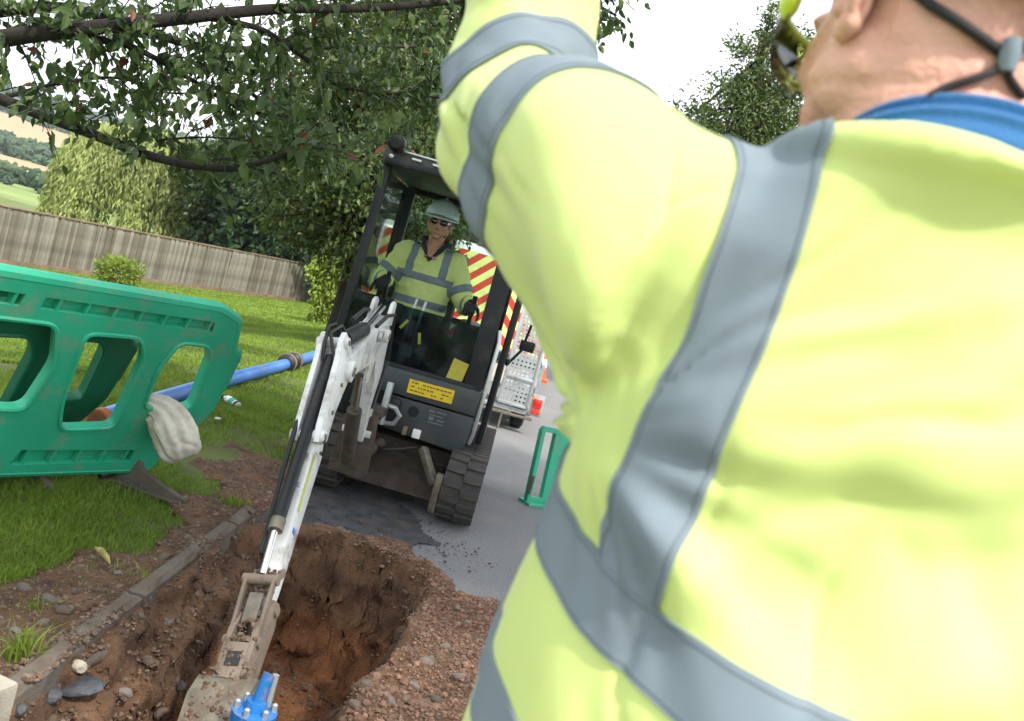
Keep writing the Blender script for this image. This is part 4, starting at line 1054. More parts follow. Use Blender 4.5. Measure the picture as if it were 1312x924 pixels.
for t, n_, r_ in ((-.05, .105, .030), (.43, .06, .034), (0, 0, .05)):
    MB().cyl(dp(t, n_, -.072), dp(t, n_, .072), r_ * .85, 16).build('pivot_boss', M_white, ex)
    MB().cyl(dp(t, n_, -.076), dp(t, n_, .076), r_ * .4, 12).build('pin', M_rust, ex)
MB().cyl(dp(.02, .085), dp(.74 * LD, .095), .025, 18).build('bucket_ram', M_black, ex)
MB().cyl(dp(.74 * LD - .02, .095), dp(.74 * LD + .03, .096), .029, 18).build('ram_gland', M_rust, ex)
MB().cyl(dp(.74 * LD + .03, .096), dp(LD - .10, .085), .014, 12).build('ram_rod', M_chrome, ex)
mb = MB(); mb.tube([dp(.1, .06, -.045), dp(.4, .10, -.05), dp(.62, .09, -.048), dp(LD - .2, .05, -.045)], .010, 7); mb.tube([dp(.42, .04, .05), dp(.47, .07, .085), dp(.5, .03, .075), dp(.47, .0, .05)], .008, 7)
mb.tube([bp(LD - .15, tz + .09, .03), dp(-.14, .12, .02), dp(-.05, .17, .0), dp(.06, .10, .03)], .008, 7); mb.tube([bp(LD - .2, tz + .09, -.03), dp(-.17, .10, -.02), dp(-.08, .18, -.015), dp(.05, .10, -.03)], .008, 7)
tag(mb.build('hoses', M_hose, ex), kind='stuff')
for t in (.16, .34, .52, .66):
    MB().box(dp(t, .052, .0), (.05, .012, .02), Matrix((dw, dn, dd)).transposed(), .003).build('hose_clip', M_galv, ex)
for t, n_ in ((-.06, .10), (.12, .02), (.28, .03)):
    MB().cyl(dp(t, n_, .056), dp(t, n_, .064), .010, 10).build('bolt', M_rust, ex)
MB().prism([(.50, .012), (.76, .008), (.76, .028), (.50, .034)], TIP, dd, dn, dw, .0345, .0360).build('length_sticker', mat('lime_sticker', (.45, .52, .06), .5), ex)
MB().box(dp(.84, .0, .0345), (.004, .03, .02), Matrix((dw, dn, dd)).transposed()).build('blue_sticker', M_bluepipe, ex)
# linkage
KP = dp(LD - .08, .13)
for w_ in (-.042, .042):
    mb = MB(); mb.bar(dp(LD - .16, -.01, w_), dp(LD - .07, .085, w_), .014, .032, dn, .006); mb.build('tipping_link', M_pale, ex)
    mb = MB(); mb.bar(dp(LD - .09, .085, w_ * 1.25), dp(LD + .16, .075, w_ * 1.15), .014, .032, dn, .006); mb.build('bucket_link', M_pale, ex)
MB().box(dp(LD + .03, .075), (.056, .022, .12), Matrix((dw, dn, dd)).transposed(), .01).build('link_plate', M_rust, ex)
for t, n_ in ((LD - .08, .082), (LD + .15, .075), (LD, 0)):
    MB().cyl(dp(t, n_, -.066), dp(t, n_, .066), .020, 14).build('pin', M_pale, ex)
# bucket: ears, shell, teeth
bk = MB()
for w_ in (-.044, .044):
    bk.prism([(LD - .04, -.03), (LD - .03, .03), (LD + .11, .10), (LD + .20, .105), (LD + .30, .10), (LD + .28, -.02), (LD + .05, -.05)], TIP, dd, dn, dw, w_ - .011, w_ + .011)
bk.build('bucket_ears', M_pale, ex, bevel=.005)
MB().prism([(LD + .165, .108), (LD + .29, .108), (LD + .29, .09), (LD + .165, .09)], TIP, dd, dn, dw, -.040, .040).build('bucket_crosspiece', M_pale, ex, bevel=.004)
MB().box(dp(LD + .225, .105), (.05, .012, .05), Matrix((dw, dn, dd)).transposed()).build('link_eye', M_hose, ex)
sh = [(LD + .26, -.10), (LD + .27, .03), (LD + .285, .10), (LD + .36, .14), (LD + .50, .14), (LD + .62, .08), (LD + .68, -.03), (LD + .69, -.20)]
mb = MB(); inn = [(a_ - .014 if a_ > LD + .4 else a_ + .012, b_ - .014) for a_, b_ in sh]
mb.prism(sh + inn[::-1], TIP, dd, dn, dw, -.09, .09)
mb.build('bucket_shell', M_rust, ex)
for w_ in (-.096, .096):
    mb = MB(); mb.prism(sh, TIP, dd, dn, dw, w_ - .007, w_ + .007); mb.build('bucket_side', M_rust, ex)
for w_ in (-.065, 0, .065):
    mb = MB(); mb.bar(dp(LD + .69, -.17, w_), dp(LD + .68, -.29, w_), .045, .02, dd, .005); mb.build('tooth', M_rust, ex)

# mud caked on the linkage and bucket
mp_ = []
for k in range(420):
    t = random.uniform(-.14, .55); w_ = random.uniform(-.085, .085) if t > .25 else random.uniform(-.05, .05)
    n_ = np.interp(t, [-.14, 0, .12, .2, .3, .36, .5, .62], [.05, .06, .095, .105, .105, .14, .142, .085]); q_ = dp(LD + t, n_ + random.uniform(-.006, .002), w_); mp_.append((q_ - world_loc(ex))[:])
tag(link('caked_mud', rocks_mesh('caked_mud', np.array(mp_), np.clip(RNG.lognormal(-5.0, .5, len(mp_)), .003, .016), .8), M_clod, ex), kind='stuff')

# ------------------------------------------------------------------ blue valve standing in the trench by the bucket
VC = P(328, 905, 2.66)
vz = soil_at(VC.x, VC.y)
va = thing('water_valve', 'blue enamelled pipe valve with bolted flange standing in the trench by the bucket', 'valve', (VC.x, VC.y, vz))
vc = Vector((VC.x, VC.y, 0)); va.scale = (.74, .74, 1)
MB().lathe([(.07, vz - .05), (.07, VC.z - .20), (.055, VC.z - .16), (.055, VC.z - .08)], vc, (0, 0, 1), 20).build('stem', M_blueenamel, va)
MB().lathe([(.05, VC.z - .05), (.092, VC.z - .045), (.092, VC.z - .012), (.05, VC.z - .006), (.042, VC.z + .02)], vc, (0, 0, 1), 24).build('flange', M_blueenamel, va)
MB().lathe([(.05, VC.z - .12), (.088, VC.z - .115), (.088, VC.z - .085), (.05, VC.z - .08)], vc, (0, 0, 1), 24).build('flange', M_blueenamel, va)
MB().cyl(vc + Vector((.0, -.01, VC.z - .01)), vc + Vector((.015, .02, VC.z + .10)), .026, 16).build('spindle', M_blueenamel, va)
MB().cyl(vc + Vector((.04, .02, VC.z + .0)), vc + Vector((.04, .03, VC.z + .10)), .014, 12).build('bolt', M_galv, va)
for k in range(6):
    a_ = k * math.pi / 3 + .3; c_ = vc + Vector((.074 * math.cos(a_), .074 * math.sin(a_), VC.z))
    MB().lathe([(.012, -.10), (.012, .012), (.006, .016)], c_, (0, 0, 1), 6).build('bolt', M_galv, va)

# ------------------------------------------------------------------ plastic barriers
K = 1.11
YAW = R(30)
bd = Vector((-math.sin(YAW), -math.cos(YAW), 0)); bn = Vector((math.cos(YAW), -math.sin(YAW), 0))
def barrier_mesh(panel_m):
    """right half outline measured along the panel (s, t), mirrored about s = 1.0; metres"""
    def rnd(pts, r=.03, n=3):
        out = []
        for i in range(len(pts)):
            p0 = Vector((*pts[i - 1], 0)); p1 = Vector((*pts[i], 0)); p2 = Vector((*pts[(i + 1) % len(pts)], 0))
            a_ = (p0 - p1); b_ = (p2 - p1); q = min(r, a_.length * .45, b_.length * .45); a_.normalize(); b_.normalize()
            for k in range(n + 1):
                t = k / n; w = (1 - t) ** 2 * (p1 + a_ * q) + 2 * t * (1 - t) * p1 + t * t * (p1 + b_ * q); out.append((w.x, w.y))
        return out
    half = [(0, 0), (-.02, .12), (-.12, .27), (-.165, .40), (-.135, .745), (-.08, .765), (-.05, .84), (-.01, .935), (.13, .985)]
    half = [(a_, b_) for a_, b_ in half]
    out = rnd(half + [(2.0 - a_, b_) for a_, b_ in half[::-1]], .02, 2)
    h2 = [(-.035, .40), (.24, .39), (.285, .62), (.255, .785), (.09, .785), (.035, .72)]
    h1 = [(.335, .27), (.60, .255), (.655, .40), (.72, .775), (.46, .785), (.385, .68)]
    bigh = [(.80, .36), (1.20, .36), (1.28, .60), (1.22, .80), (.86, .80), (.78, .60)]
    holes = [rnd(h, .05, 4) for h in (h2, h1, bigh, [(2 - a_, b_) for a_, b_ in h1[::-1]], [(2 - a_, b_) for a_, b_ in h2[::-1]])]
    return out, holes
def fill_panel(out, holes, o, exx, eyy, nrm, t0, t1):
    """plate with openings, front and back faces plus rims"""
    bm = bmesh.new(); allv = []
    loops = [out] + holes
    for lp_ in loops:
        vs_ = [bm.verts.new(Vector((a_, b_, 0))) for a_, b_ in lp_]; allv.append(vs_)
        for k in range(len(vs_)): bm.edges.new((vs_[k], vs_[(k + 1) % len(vs_)]))
    bmesh.ops.triangle_fill(bm, use_beauty=True, use_dissolve=False, edges=bm.edges[:], normal=(0, 0, 1))
    bm.verts.index_update(); mb = MB(); pts = [v.co.copy() for v in bm.verts]; fs = [[v.index for v in f.verts] for f in bm.faces]
    n = len(pts)
    W = lambda p, t: Vector(o) + Vector(exx) * p.x + Vector(eyy) * p.y + Vector(nrm) * t
    vv = [W(p, t0) for p in pts] + [W(p, t1) for p in pts]
    ff = [tuple(f) for f in fs] + [tuple(i + n for i in f[::-1]) for f in fs]
    for vs_ in allv:
        idx = [v.index for v in vs_]
        for k in range(len(idx)): ff.append((idx[k], idx[(k + 1) % len(idx)], idx[(k + 1) % len(idx)] + n, idx[k] + n))
    bm.free(); mb.add(vv, ff); return mb
def barrier(label, origin, dirv, nrmh, lean, panel_m, group=None, loose_feet=True):
    """origin: lower right corner of the panel; dirv: along the panel; nrmh: horizontal normal towards which the top leans"""
    up_ = (nrmh * math.sin(lean) + Vector((0, 0, math.cos(lean)))).normalized(); nr = up_.cross(dirv).normalized()
    if nr.dot(nrmh) < 0: nr = -nr
    foot0 = origin + dirv * 1.0
    t = thing('plastic_barrier', label, 'barrier', (foot0.x, foot0.y, 0), 0, group)
    out, holes = barrier_mesh(panel_m)
    # slots are real recesses: cut through the front skin, closed by a back plate
    slots = [[(.10, .865), (.13, .915), (1.87, .915), (1.90, .865)], [(.13, .07), (.14, .135), (1.86, .135), (1.87, .07)]]
    def rc(p): return [(a_, b_) for a_, b_ in p]
    top = [slots[0], ]
    mb = fill_panel(out, holes + [[(.11, .862), (.13, .918), (.96, .918), (.96, .862)], [(1.04, .862), (1.04, .918), (1.87, .918), (1.89, .862)], [(.14, .06), (.15, .135), (.72, .14), (.74, .055)], [(1.26, .055), (1.28, .14), (1.85, .135), (1.86, .06)]], origin, dirv, up_, nr, .026, -.008)
    pn = mb.build('panel', panel_m, t, smooth=True, bevel=.0)
    mb = fill_panel(out, holes, origin, dirv, up_, nr, -.0085, -.026); mb.build('panel_back', panel_m, t)
    # raised rims round each opening and ribs inside the slots
    for h in holes:
        path = [origin + dirv * a_ + up_ * b_ + nr * .0255 for a_, b_ in h]; path.append(path[0]); path.append(path[1])
        m_ = MB(); m_.tube(path, .011, 6, False); m_.build('opening_rim', panel_m, t)
    path = [origin + dirv * a_ + up_ * b_ + nr * .0 for a_, b_ in out]; path += path[:2]
    m_ = MB(); m_.tube(path, .029, 8, False); m_.build('edge_rim', panel_m, t)
    for base, n_, z0, z1 in ((.14, 7, .865, .915), (1.07, 7, .865, .915), (.18, 5, .06, .135), (1.30, 5, .06, .135)):
        for k in range(n_):
            s_ = base + k * .125
            m_ = MB(); m_.box(origin + dirv * s_ + up_ * (z0 + z1) / 2 + nr * .008, (.012, .03, z1 - z0 + .004), Matrix((dirv, nr, up_)).transposed()); m_.build('rib', panel_m, t)
    # end connectors
    for s_, sg in ((-.17, 1), (2.17, -1)):
        m_ = MB(); m_.bar(origin + dirv * s_ + up_ * .52, origin + dirv * (s_ + .03 * sg) + up_ * .73, .035, .04, nr, .008); m_.build('hinge', panel_m, t)
        m_ = MB(); m_.tube([origin + dirv * (s_ + .32 * sg) + up_ * .0, origin + dirv * (s_ + .34 * sg) + up_ * -.05, origin + dirv * (s_ + .40 * sg) + up_ * -.06, origin + dirv * (s_ + .42 * sg) + up_ * -.02], .012, 7); m_.build('hook', M_blackplastic, t)
    # feet
    for s_ in (.10, 1.72):
        hub = origin + dirv * s_ + up_ * -.02; gx = hub - Vector((0, 0, hub.z)); gz = float(lawn_z(gx.x, gx.y)) if gx.x < -1.1 else 0.0
        f = MB(); ww = (nrmh * .92 + dirv * -.38).normalized() if loose_feet else nrmh; cx = ww.cross(Vector((0, 0, 1))).normalized()
        prof = [(-.26, .0), (.34, .0), (.34, .022), (.20, .055), (.08, .105), (.045, .165), (-.045, .165), (-.08, .115), (-.17, .085), (-.26, .03)]
        b0_ = Vector((gx.x, gx.y, gz))
        f.prism(prof, b0_, ww, Vector((0, 0, 1)), cx, -.018, .018)
        fo = f.build('foot', M_foot, t, bevel=.006)
        m_ = MB(); m_.bar(b0_ + Vector((0, 0, .10)), hub + up_ * .05, .05, .05, nr, .01); m_.build('foot_stem', M_foot, fo)
        m_ = MB(); m_.prism([(-.24, 0), (.33, 0), (.33, .012), (-.24, .012)], b0_, ww, Vector((0, 0, 1)), cx, -.055, .055); m_.build('foot_plate', M_foot, fo)
    return t
BO = CAM + (G(187, 598, .24) - CAM) * K
barrier('green plastic pedestrian barrier leaning over the verge with a sack hung on it', BO, bd, bn, R(22), M_green)
BO2 = BO + bd * .42 - bn * .30; BO2.z = BO.z - .02
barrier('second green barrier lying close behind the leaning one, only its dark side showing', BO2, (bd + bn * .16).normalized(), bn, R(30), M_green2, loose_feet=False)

# small green frame barrier on the road
rb0 = G(673, 640, .03)
rb = thing('barrier_frame', 'narrow green plastic barrier frame standing on the road near the trailer', 'barrier', (rb0.x, rb0.y, 0))
r1 = Vector((.26, .16, 0)); rdir = r1.normalized(); ru = (Vector((0, 0, 1)) + Vector((-.06, .1, 0))).normalized()
out = [(0, 0), (.27, 0), (.30, .04), (.30, .58), (.26, .66), (.20, .58), (.02, .58), (0, .55)]
mb = fill_panel(out, [[(.035, .05), (.13, .05), (.13, .54), (.035, .54)]], rb0 - Vector((0, 0, .02)), rdir, ru, rdir.cross(ru), -.025, .025); mb.build('frame', M_green, rb, bevel=.006)
MB().box(rb0 + rdir * .02 + Vector((-.01, -.03, .12)), (.03, .02, .14), None, .005).build('mud_patch', M_foot, rb)
MB().box(rb0 + rdir * .14 + Vector((0, 0, -.018)), (.30, .16, .024), Matrix.Rotation(math.atan2(rdir.y, rdir.x), 3, 'Z'), .006).build('foot', M_green, rb)

# ------------------------------------------------------------------ sack hung on the barrier
up_b = (bn * math.sin(R(22)) + Vector((0, 0, math.cos(R(22))))).normalized(); nb_ = (bn * math.cos(R(22)) - Vector((0, 0, math.sin(R(22)))))
def bpt(s_, t_, n_): return BO + bd * s_ + up_b * t_ + nb_ * n_
sp_ = spline([P(*q_, 4.27)[:] for q_ in ((181, 517), (194, 521), (210, 532), (222, 551), (231, 572), (237, 587))], 6)
rad_ = np.interp(np.linspace(0, 1, len(sp_)), [0, .15, .4, .65, .85, 1], [.026, .054, .090, .106, .100, .060]); n = 48
vs_ = []; fs = []
for i_, (p_, r_) in enumerate(zip(sp_, rad_)):
    d_ = Vector(sp_[min(i_ + 1, len(sp_) - 1)] - sp_[max(i_ - 1, 0)]).normalized(); u_ = d_.cross(Vector((0, -1, .2))).normalized(); w_ = u_.cross(d_); t = i_ / (len(sp_) - 1)
    for k in range(n):
        a_ = 2 * math.pi * k / n; pl_ = 1 + (.17 * (1 - t) + .04) * math.sin(5 * a_ + 2 * t) + (.09 * (1 - t) + .03) * math.sin(11 * a_ + 1 + 3 * t) + .05 * math.sin(3 * a_ + 9 * t)
        vs_.append(Vector(p_) + (u_ * math.cos(a_) + w_ * math.sin(a_) * .62) * r_ * pl_)
for i_ in range(len(sp_) - 1):
    for k in range(n): fs.append((i_ * n + k, i_ * n + (k + 1) % n, (i_ + 1) * n + (k + 1) % n, (i_ + 1) * n + k))
fs += [tuple(range(n))[::-1], tuple((len(sp_) - 1) * n + k for k in range(n))]
me = MB().add(vs_, fs).mesh('plastic_sack', smooth=True)
bmx = bmesh.new(); bmx.from_mesh(me); bmesh.ops.subdivide_edges(bmx, edges=bmx.edges[:], cuts=1, use_grid_fill=True); bmx.to_mesh(me); bmx.free(); me.update()
c = co_of(me); nn = no_of(me); c += nn * (.010 * (np.abs(fbm(c, 13, 3, .5)) - .3))[:, None]
set_co(me, c); me.polygons.foreach_set('use_smooth', np.ones(len(me.polygons), bool))
tag(link('plastic_sack', me, M_sack), 'crumpled off-white plastic sack slung over the barrier end', 'sack')

# ------------------------------------------------------------------ blue water pipe on the lawn
pa = G(127, 537, .10); pb = G(392, 458, .10); pdv = (pb - pa).normalized()
pp = thing('blue_pipe', 'long blue plastic water pipe lying on the lawn behind the green barrier', 'pipe', (pa.x, pa.y, .02))
path = [pa + (pb - pa) * t + Vector((0, 0, .012 * math.sin(t * 5))) for t in np.linspace(0, 1.35, 16)]
mb = MB(); n = 20
mb.tube(path, .058, n, False); mb.tube([path[0], path[0] + pdv * .4], .051, n, False)
mb.build('pipe_wall', M_bluepipe, pp)
MB().lathe([(.050, -.03), (.064, -.03), (.064, .05), (.058, .055)], pa, tuple(pdv), 22).build('end_collar', M_orange, pp)
MB().lathe([(.054, 0), (.054, .004)], pa - pdv * .034, tuple(pdv), 22).build('end_cap', mat('rust_brown', (.16, .06, .02), .8, var=.35, scale=14), pp)
cc_ = pa + (pb - pa) * .86
cl_ = MB().lathe([(.068, -.22), (.095, -.20), (.095, -.06), (.082, -.05), (.082, .05), (.095, .06), (.095, .20), (.068, .22)], cc_, tuple(pdv), 22).build('coupling', M_blackplastic, pp)
for k in (-.13, .13):
    MB().lathe([(.098, -.025), (.104, -.02), (.104, .02), (.098, .025)], cc_ + pdv * k, tuple(pdv), 22).build('clamp_ring', M_rust, pp)
# litter on the grass
q = G(295, 518, .03)
bt = thing('drinks_bottle', 'white plastic drinks bottle lying on the grass beside the barrier end', 'bottle', (q.x, q.y, .03))
MB().lathe([(.03, -.09), (.036, -.085), (.036, .03), (.03, .055), (.014, .075), (.014, .085)], q + Vector((0, 0, .02)), (-.8, .5, .12), 18).build('body', M_conwh, bt)
MB().lathe([(.016, .085), (.016, .105), (.012, .108)], q + Vector((0, 0, .02)), (-.8, .5, .12), 14).build('cap', M_blackplastic, bt)
MB().lathe([(.0375, -.05), (.0375, .0)], q + Vector((0, 0, .02)), (-.8, .5, .12), 18).build('wrapper', M_green, bt)
MB().lathe([(.0375, -.086), (.0375, -.062)], q + Vector((0, 0, .02)), (-.8, .5, .12), 18).build('base_band', M_blackplastic, bt)
q = G(278, 541, .02); o = one_rock('paper_scrap', (q.x, q.y, .045), (.03, .02, .012), M_sack, None, 71); tag(o, 'small crumpled paper scrap on the grass below the bottle', 'litter')
q = G(128, 711, .02)
mb = MB(); a_ = G(122, 702, .03); b_ = G(141, 722, .03); mb.tube([a_, a_.lerp(b_, .4) + Vector((0, 0, .012)), a_.lerp(b_, .75) + Vector((.004, 0, .006)), b_], [.006, .016, .013, .004], 7, True, .45)
tag(mb.build('dry_leaf', M_twig), 'curled pale yellow leaf on the bare soil beside the kerb', 'leaf')

# ------------------------------------------------------------------ plant trailer behind the digger
TY = 9.75
tl = thing('plant_trailer', 'low galvanised plant trailer with perforated ramps standing upright behind the digger', 'trailer', (-.45, TY + 1.3, 0))
MB().box((-.45, TY + 1.35, .46), (1.55, 2.6, .05)).build('deck', M_alu, tl)
MB().box((-.45, TY + .02, .245), (1.62, .07, .05), None, .01).build('rear_beam', M_galv, tl)
MB().box((-.45, TY - .015, .19), (1.68, .05, .03), None, .005).build('bumper', M_rust, tl)
for xx in (-1.2, .28):
    MB().box((xx, TY + 1.35, .42), (.07, 2.6, .12), None, .01).build('chassis_rail', M_galv, tl)
for xx in (-1.25, .36):
    mb = MB(); mb.bar((xx, TY + .1, .78), (xx, TY + 2.5, .78), .04, .04)
    for k in range(5): mb.bar((xx, TY + .1 + k * .6, .46), (xx, TY + .1 + k * .6, .78), .03, .03, Vector((0, 1, 0)))
    mb.build('side_rail', M_galv, tl)
mud = M_blackplastic
for xx in (-1.15, .24):
    for yc in (TY + .45, TY + 1.05):
        w_ = MB().lathe([(.12, -.075), (.21, -.08), (.245, -.06), (.25, 0), (.245, .06), (.21, .08), (.12, .075)], (xx, yc, .252), (1, 0, 0), 24).build('wheel', M_hose, tl)
        MB().lathe([(.02, -.078), (.13, -.07), (.13, .07), (.02, .078)], (xx, yc, .252), (1, 0, 0), 18).build('rim', M_galv, w_)
    MB().prism([(-.65, .0), (-.62, .12), (-.5, .20), (.5, .20), (.62, .12), (.65, 0), (.61, 0), (.48, .17), (-.48, .17), (-.61, 0)], (xx, TY + .75, .40), (0, 1, 0), (0, 0, 1), (1, 0, 0), -.1, .1).build('mudguard', M_galv, tl)
MB().bar((-.45, TY + 2.6, .40), (-.45, TY + 3.9, .42), .1, .1).build('drawbar', M_galv, tl)
def ramp(x0, x1, z0, z1, lean):
    ru_ = Vector((0, math.sin(lean), math.cos(lean))); Lr = (z1 - z0) / math.cos(lean); w = x1 - x0
    o_ = Vector((x0, TY - .02, z0)); rx = Vector((1, 0, 0)); nr = ru_.cross(rx)
    rp_ = MB()
    for a_ in (0, w): rp_.bar(o_ + rx * a_, o_ + rx * a_ + ru_ * Lr, .03, .05, nr, .004)
    for b_ in (0.0, .30, Lr): rp_.bar(o_ + ru_ * b_, o_ + rx * w + ru_ * b_, .03, .045, nr, .004)
    rp_ = rp_.build('ramp', M_alu, tl)
    holes = []; nx_, nz_ = 6, 22; cw_ = (w - .05) / nx_; ch = (Lr - .05) / nz_
    for i in range(nx_):
        for j in range(nz_):
            cx, cz = .025 + cw_ * (i + .5), .025 + ch * (j + .5)
            holes.append([(cx - cw_ * .22, cz - ch * .2), (cx + cw_ * .22, cz - ch * .2), (cx + cw_ * .22, cz + ch * .2), (cx - cw_ * .22, cz + ch * .2)])
    mb = fill_panel([(.013, .013), (w - .013, .013), (w - .013, Lr - .013), (.013, Lr - .013)], holes, o_, rx, ru_, nr, -.004, .004)
    mb.build('perforated_plate', M_alu, rp_)
    return rp_
ramp(-.03, .30, .30, 1.42, R(3)); ramp(-1.2, -.87, .30, 1.42, R(3))
for sx, xx in ((1, .40), (-1, -1.30)):
    lb = MB().box((xx, TY - .03, .36), (.14, .05, .24), None, .01).build('lamp_board', M_galv, tl)
    MB().box((xx, TY - .06, .385), (.10, .03, .10), None, .01).build('tail_lens', M_lampred, lb)
    MB().box((xx, TY - .06, .295), (.10, .03, .06), None, .01).build('reflector', M_cred, lb)
    MB().box((xx - .055 * sx, TY - .058, .44), (.025, .02, .05), None, .004).build('marker_lens', M_lampor, lb)
MB().cyl((.05, TY - .04, .0), (.05, TY - .04, .20), .012, 8).build('prop_leg', M_rust, tl)

# ------------------------------------------------------------------ works van with chevrons, towing the trailer
VY = 14.4; vx0, vx1 = -1.42, .50
vn = thing('works_van', 'white works van with red and yellow chevron rear beyond the trailer', 'van', ((vx0 + vx1) / 2, VY + 2.4, 0))
vm = (vx0 + vx1) / 2
prof = [(0, .42), (.02, .95), (.09, 1.95), (.2, 2.1), (3.0, 2.12), (3.5, 1.95), (4.2, 1.28), (5.0, 1.08), (5.1, .5), (5.0, .34), (.1, .34)]
MB().prism(prof, (vm, VY, 0), (0, 1, 0), (0, 0, 1), (1, 0, 0), -.95, .95).build('body', M_vanwhite, vn, bevel=.05)
MB().box((vm, VY - .05, .45), (1.86, .14, .16), None, .03).build('bumper', M_blackplastic, vn)
tilt = math.atan2(.07, 1.0); vu = Vector((0, math.sin(tilt), math.cos(tilt))); vnr = Vector((0, -math.cos(tilt), math.sin(tilt)))
vo = Vector((vm, VY - .0, .55))
for k in range(-7, 8):
    for sd_ in (-1, 1):
        pts = []
        # diagonal stripe on one door, clipped to the door rectangle
        x0_, x1_, z0_, z1_ = (-.90, -.015, 0.0, 1.42) if sd_ < 0 else (.015, .90, 0, 1.42)
        poly = [(x0_, z0_), (x1_, z0_), (x1_, z1_), (x0_, z1_)]
        def clip(poly, f):
            o2 = []
            for i in range(len(poly)):
                a_, b_ = poly[i - 1], poly[i]; fa, fb = f(a_), f(b_)
                if fa >= 0 > fb or fb >= 0 > fa:
                    t = fa / (fa - fb); o2.append((a_[0] + (b_[0] - a_[0]) * t, a_[1] + (b_[1] - a_[1]) * t))
                if fb >= 0: o2.append(b_)
            return o2
        cfun = lambda p: p[1] + abs(p[0]) * 1.0
        lo = .30 * k; hi = lo + .15
        for (l_, h_, m_) in ((lo, hi, M_cred), (hi, hi + .15, M_cy)):
            pl = clip(clip(poly, lambda p: cfun(p) - l_), lambda p: h_ - cfun(p))
            if len(pl) >= 3:
                MB().prism(pl, vo, (1, 0, 0), vu, vnr, .004, .009).build('chevron_stripe', m_, vn)
for sx in (-1, 1):
    MB().box((vm + sx * .90, VY + .03, 1.1), (.09, .06, .5), None, .01).build('tail_lamp', M_lampred, vn)
    for yc in (VY + .9, VY + 4.1):
        w_ = MB().lathe([(.15, -.1), (.30, -.1), (.33, -.07), (.33, .07), (.30, .1), (.15, .1)], (vm + sx * .84, yc, .33), (1, 0, 0), 24).build('wheel', M_hose, vn)
        MB().lathe([(.03, -.105), (.19, -.1), (.19, .1), (.03, .105)], (vm + sx * .84, yc, .33), (1, 0, 0), 18).build('hub', M_galv, w_)
    mr = MB().box((vm + sx * 1.07, VY + 3.6, 1.35), (.18, .1, .26), None, .03).build('mirror', M_blackplastic, vn)
MB().box((vm, VY + .22, 2.16), (1.2, .14, .09), None, .03).build('beacon_bar', M_lampor, vn)

# ------------------------------------------------------------------ traffic cones by the trailer
def cone(px_, py_, label, h=.75):
    q = G(px_, py_, 0); t = thing('traffic_cone', label, 'cone', q)
    MB().box(q + Vector((0, 0, .03)), (.40, .40, .06), None, .015).build('base', M_conor, t)
    def ring(a_, b_, m_, nm, e=0): MB().lathe([(.15 - .125 * a_ + e, .06 + (h - .06) * a_), (.15 - .125 * b_ + e, .06 + (h - .06) * b_)], q, (0, 0, 1), 20).build(nm, m_, t)
    ring(0, 1, M_conor, 'cone_body'); ring(.32, .55, M_conwh, 'sleeve', .003); ring(.72, .98, M_conwh, 'sleeve', .003)
cone(688, 487, 'red and white traffic cone on the road past the trailer lamp')
# ------------------------------------------------------------------ people
def hand_shape(mb, wrist, fdir, palm, size=1.0, curl=.5, left=True):
    """five separate fingers on a palm; palm = the way the palm faces; left decides the thumb side"""
    fdir = Vector(fdir).normalized(); palm = Vector(palm); palm = (palm - fdir * palm.dot(fdir)).normalized()
    side = fdir.cross(palm).normalized() * (1 if left else -1)      # towards the thumb
    W = lambda a_, b_, c_: Vector(wrist) + (fdir * a_ + side * b_ + palm * c_) * size
    mb.tube([W(-.03, 0, 0), W(.0, 0, 0), W(.04, .002, 0), W(.085, .0, 0), W(.098, 0, 0)], [q * size for q in (.026, .029, .040, .043, .036)], 12, True, 1.0) if False else None
    for b_, r_ in ((-.028, .016), (-.010, .018), (.010, .018), (.027, .017)):
        mb.tube([W(-.02, b_ * .6, 0), W(.03, b_ * .9, 0), W(.09, b_, 0)], [r_ * size, r_ * size, r_ * .85 * size], 8)
    for b_, Lf, r_ in ((-.031, .066, .0078), (-.0105, .08, .0088), (.0105, .085, .0092), (.030, .076, .009)):
        p_ = W(.085, b_, 0); d_ = fdir.copy(); path = [p_ - fdir * .02 * size, p_]; ang_ = 0
        for k, fr in enumerate((.45, .32, .23)):
            ang_ += curl * (1.0 + .25 * k); d_ = fdir * math.cos(ang_) + palm * math.sin(ang_) + side * b_ * 1.2 * (1 - min(curl, 1)); d_.normalize()
            p_ = p_ + d_ * Lf * fr * size; path.append(p_)
        mb.tube(path, [r_ * size * q for q in (1.15, 1.1, 1.0, .92, .72)], 8); mb.ball(path[-1], r_ * size * .74, 8, 6)
    tb = [W(.015, .026, .006), W(.045, .052, .018), W(.070, .064, .030 + .03 * curl), W(.092, .062, .040 + .05 * curl)]
    mb.tube(tb, [q * size for q in (.016, .0125, .0105, .008)], 8); mb.ball(tb[-1], .0082 * size, 8, 6)

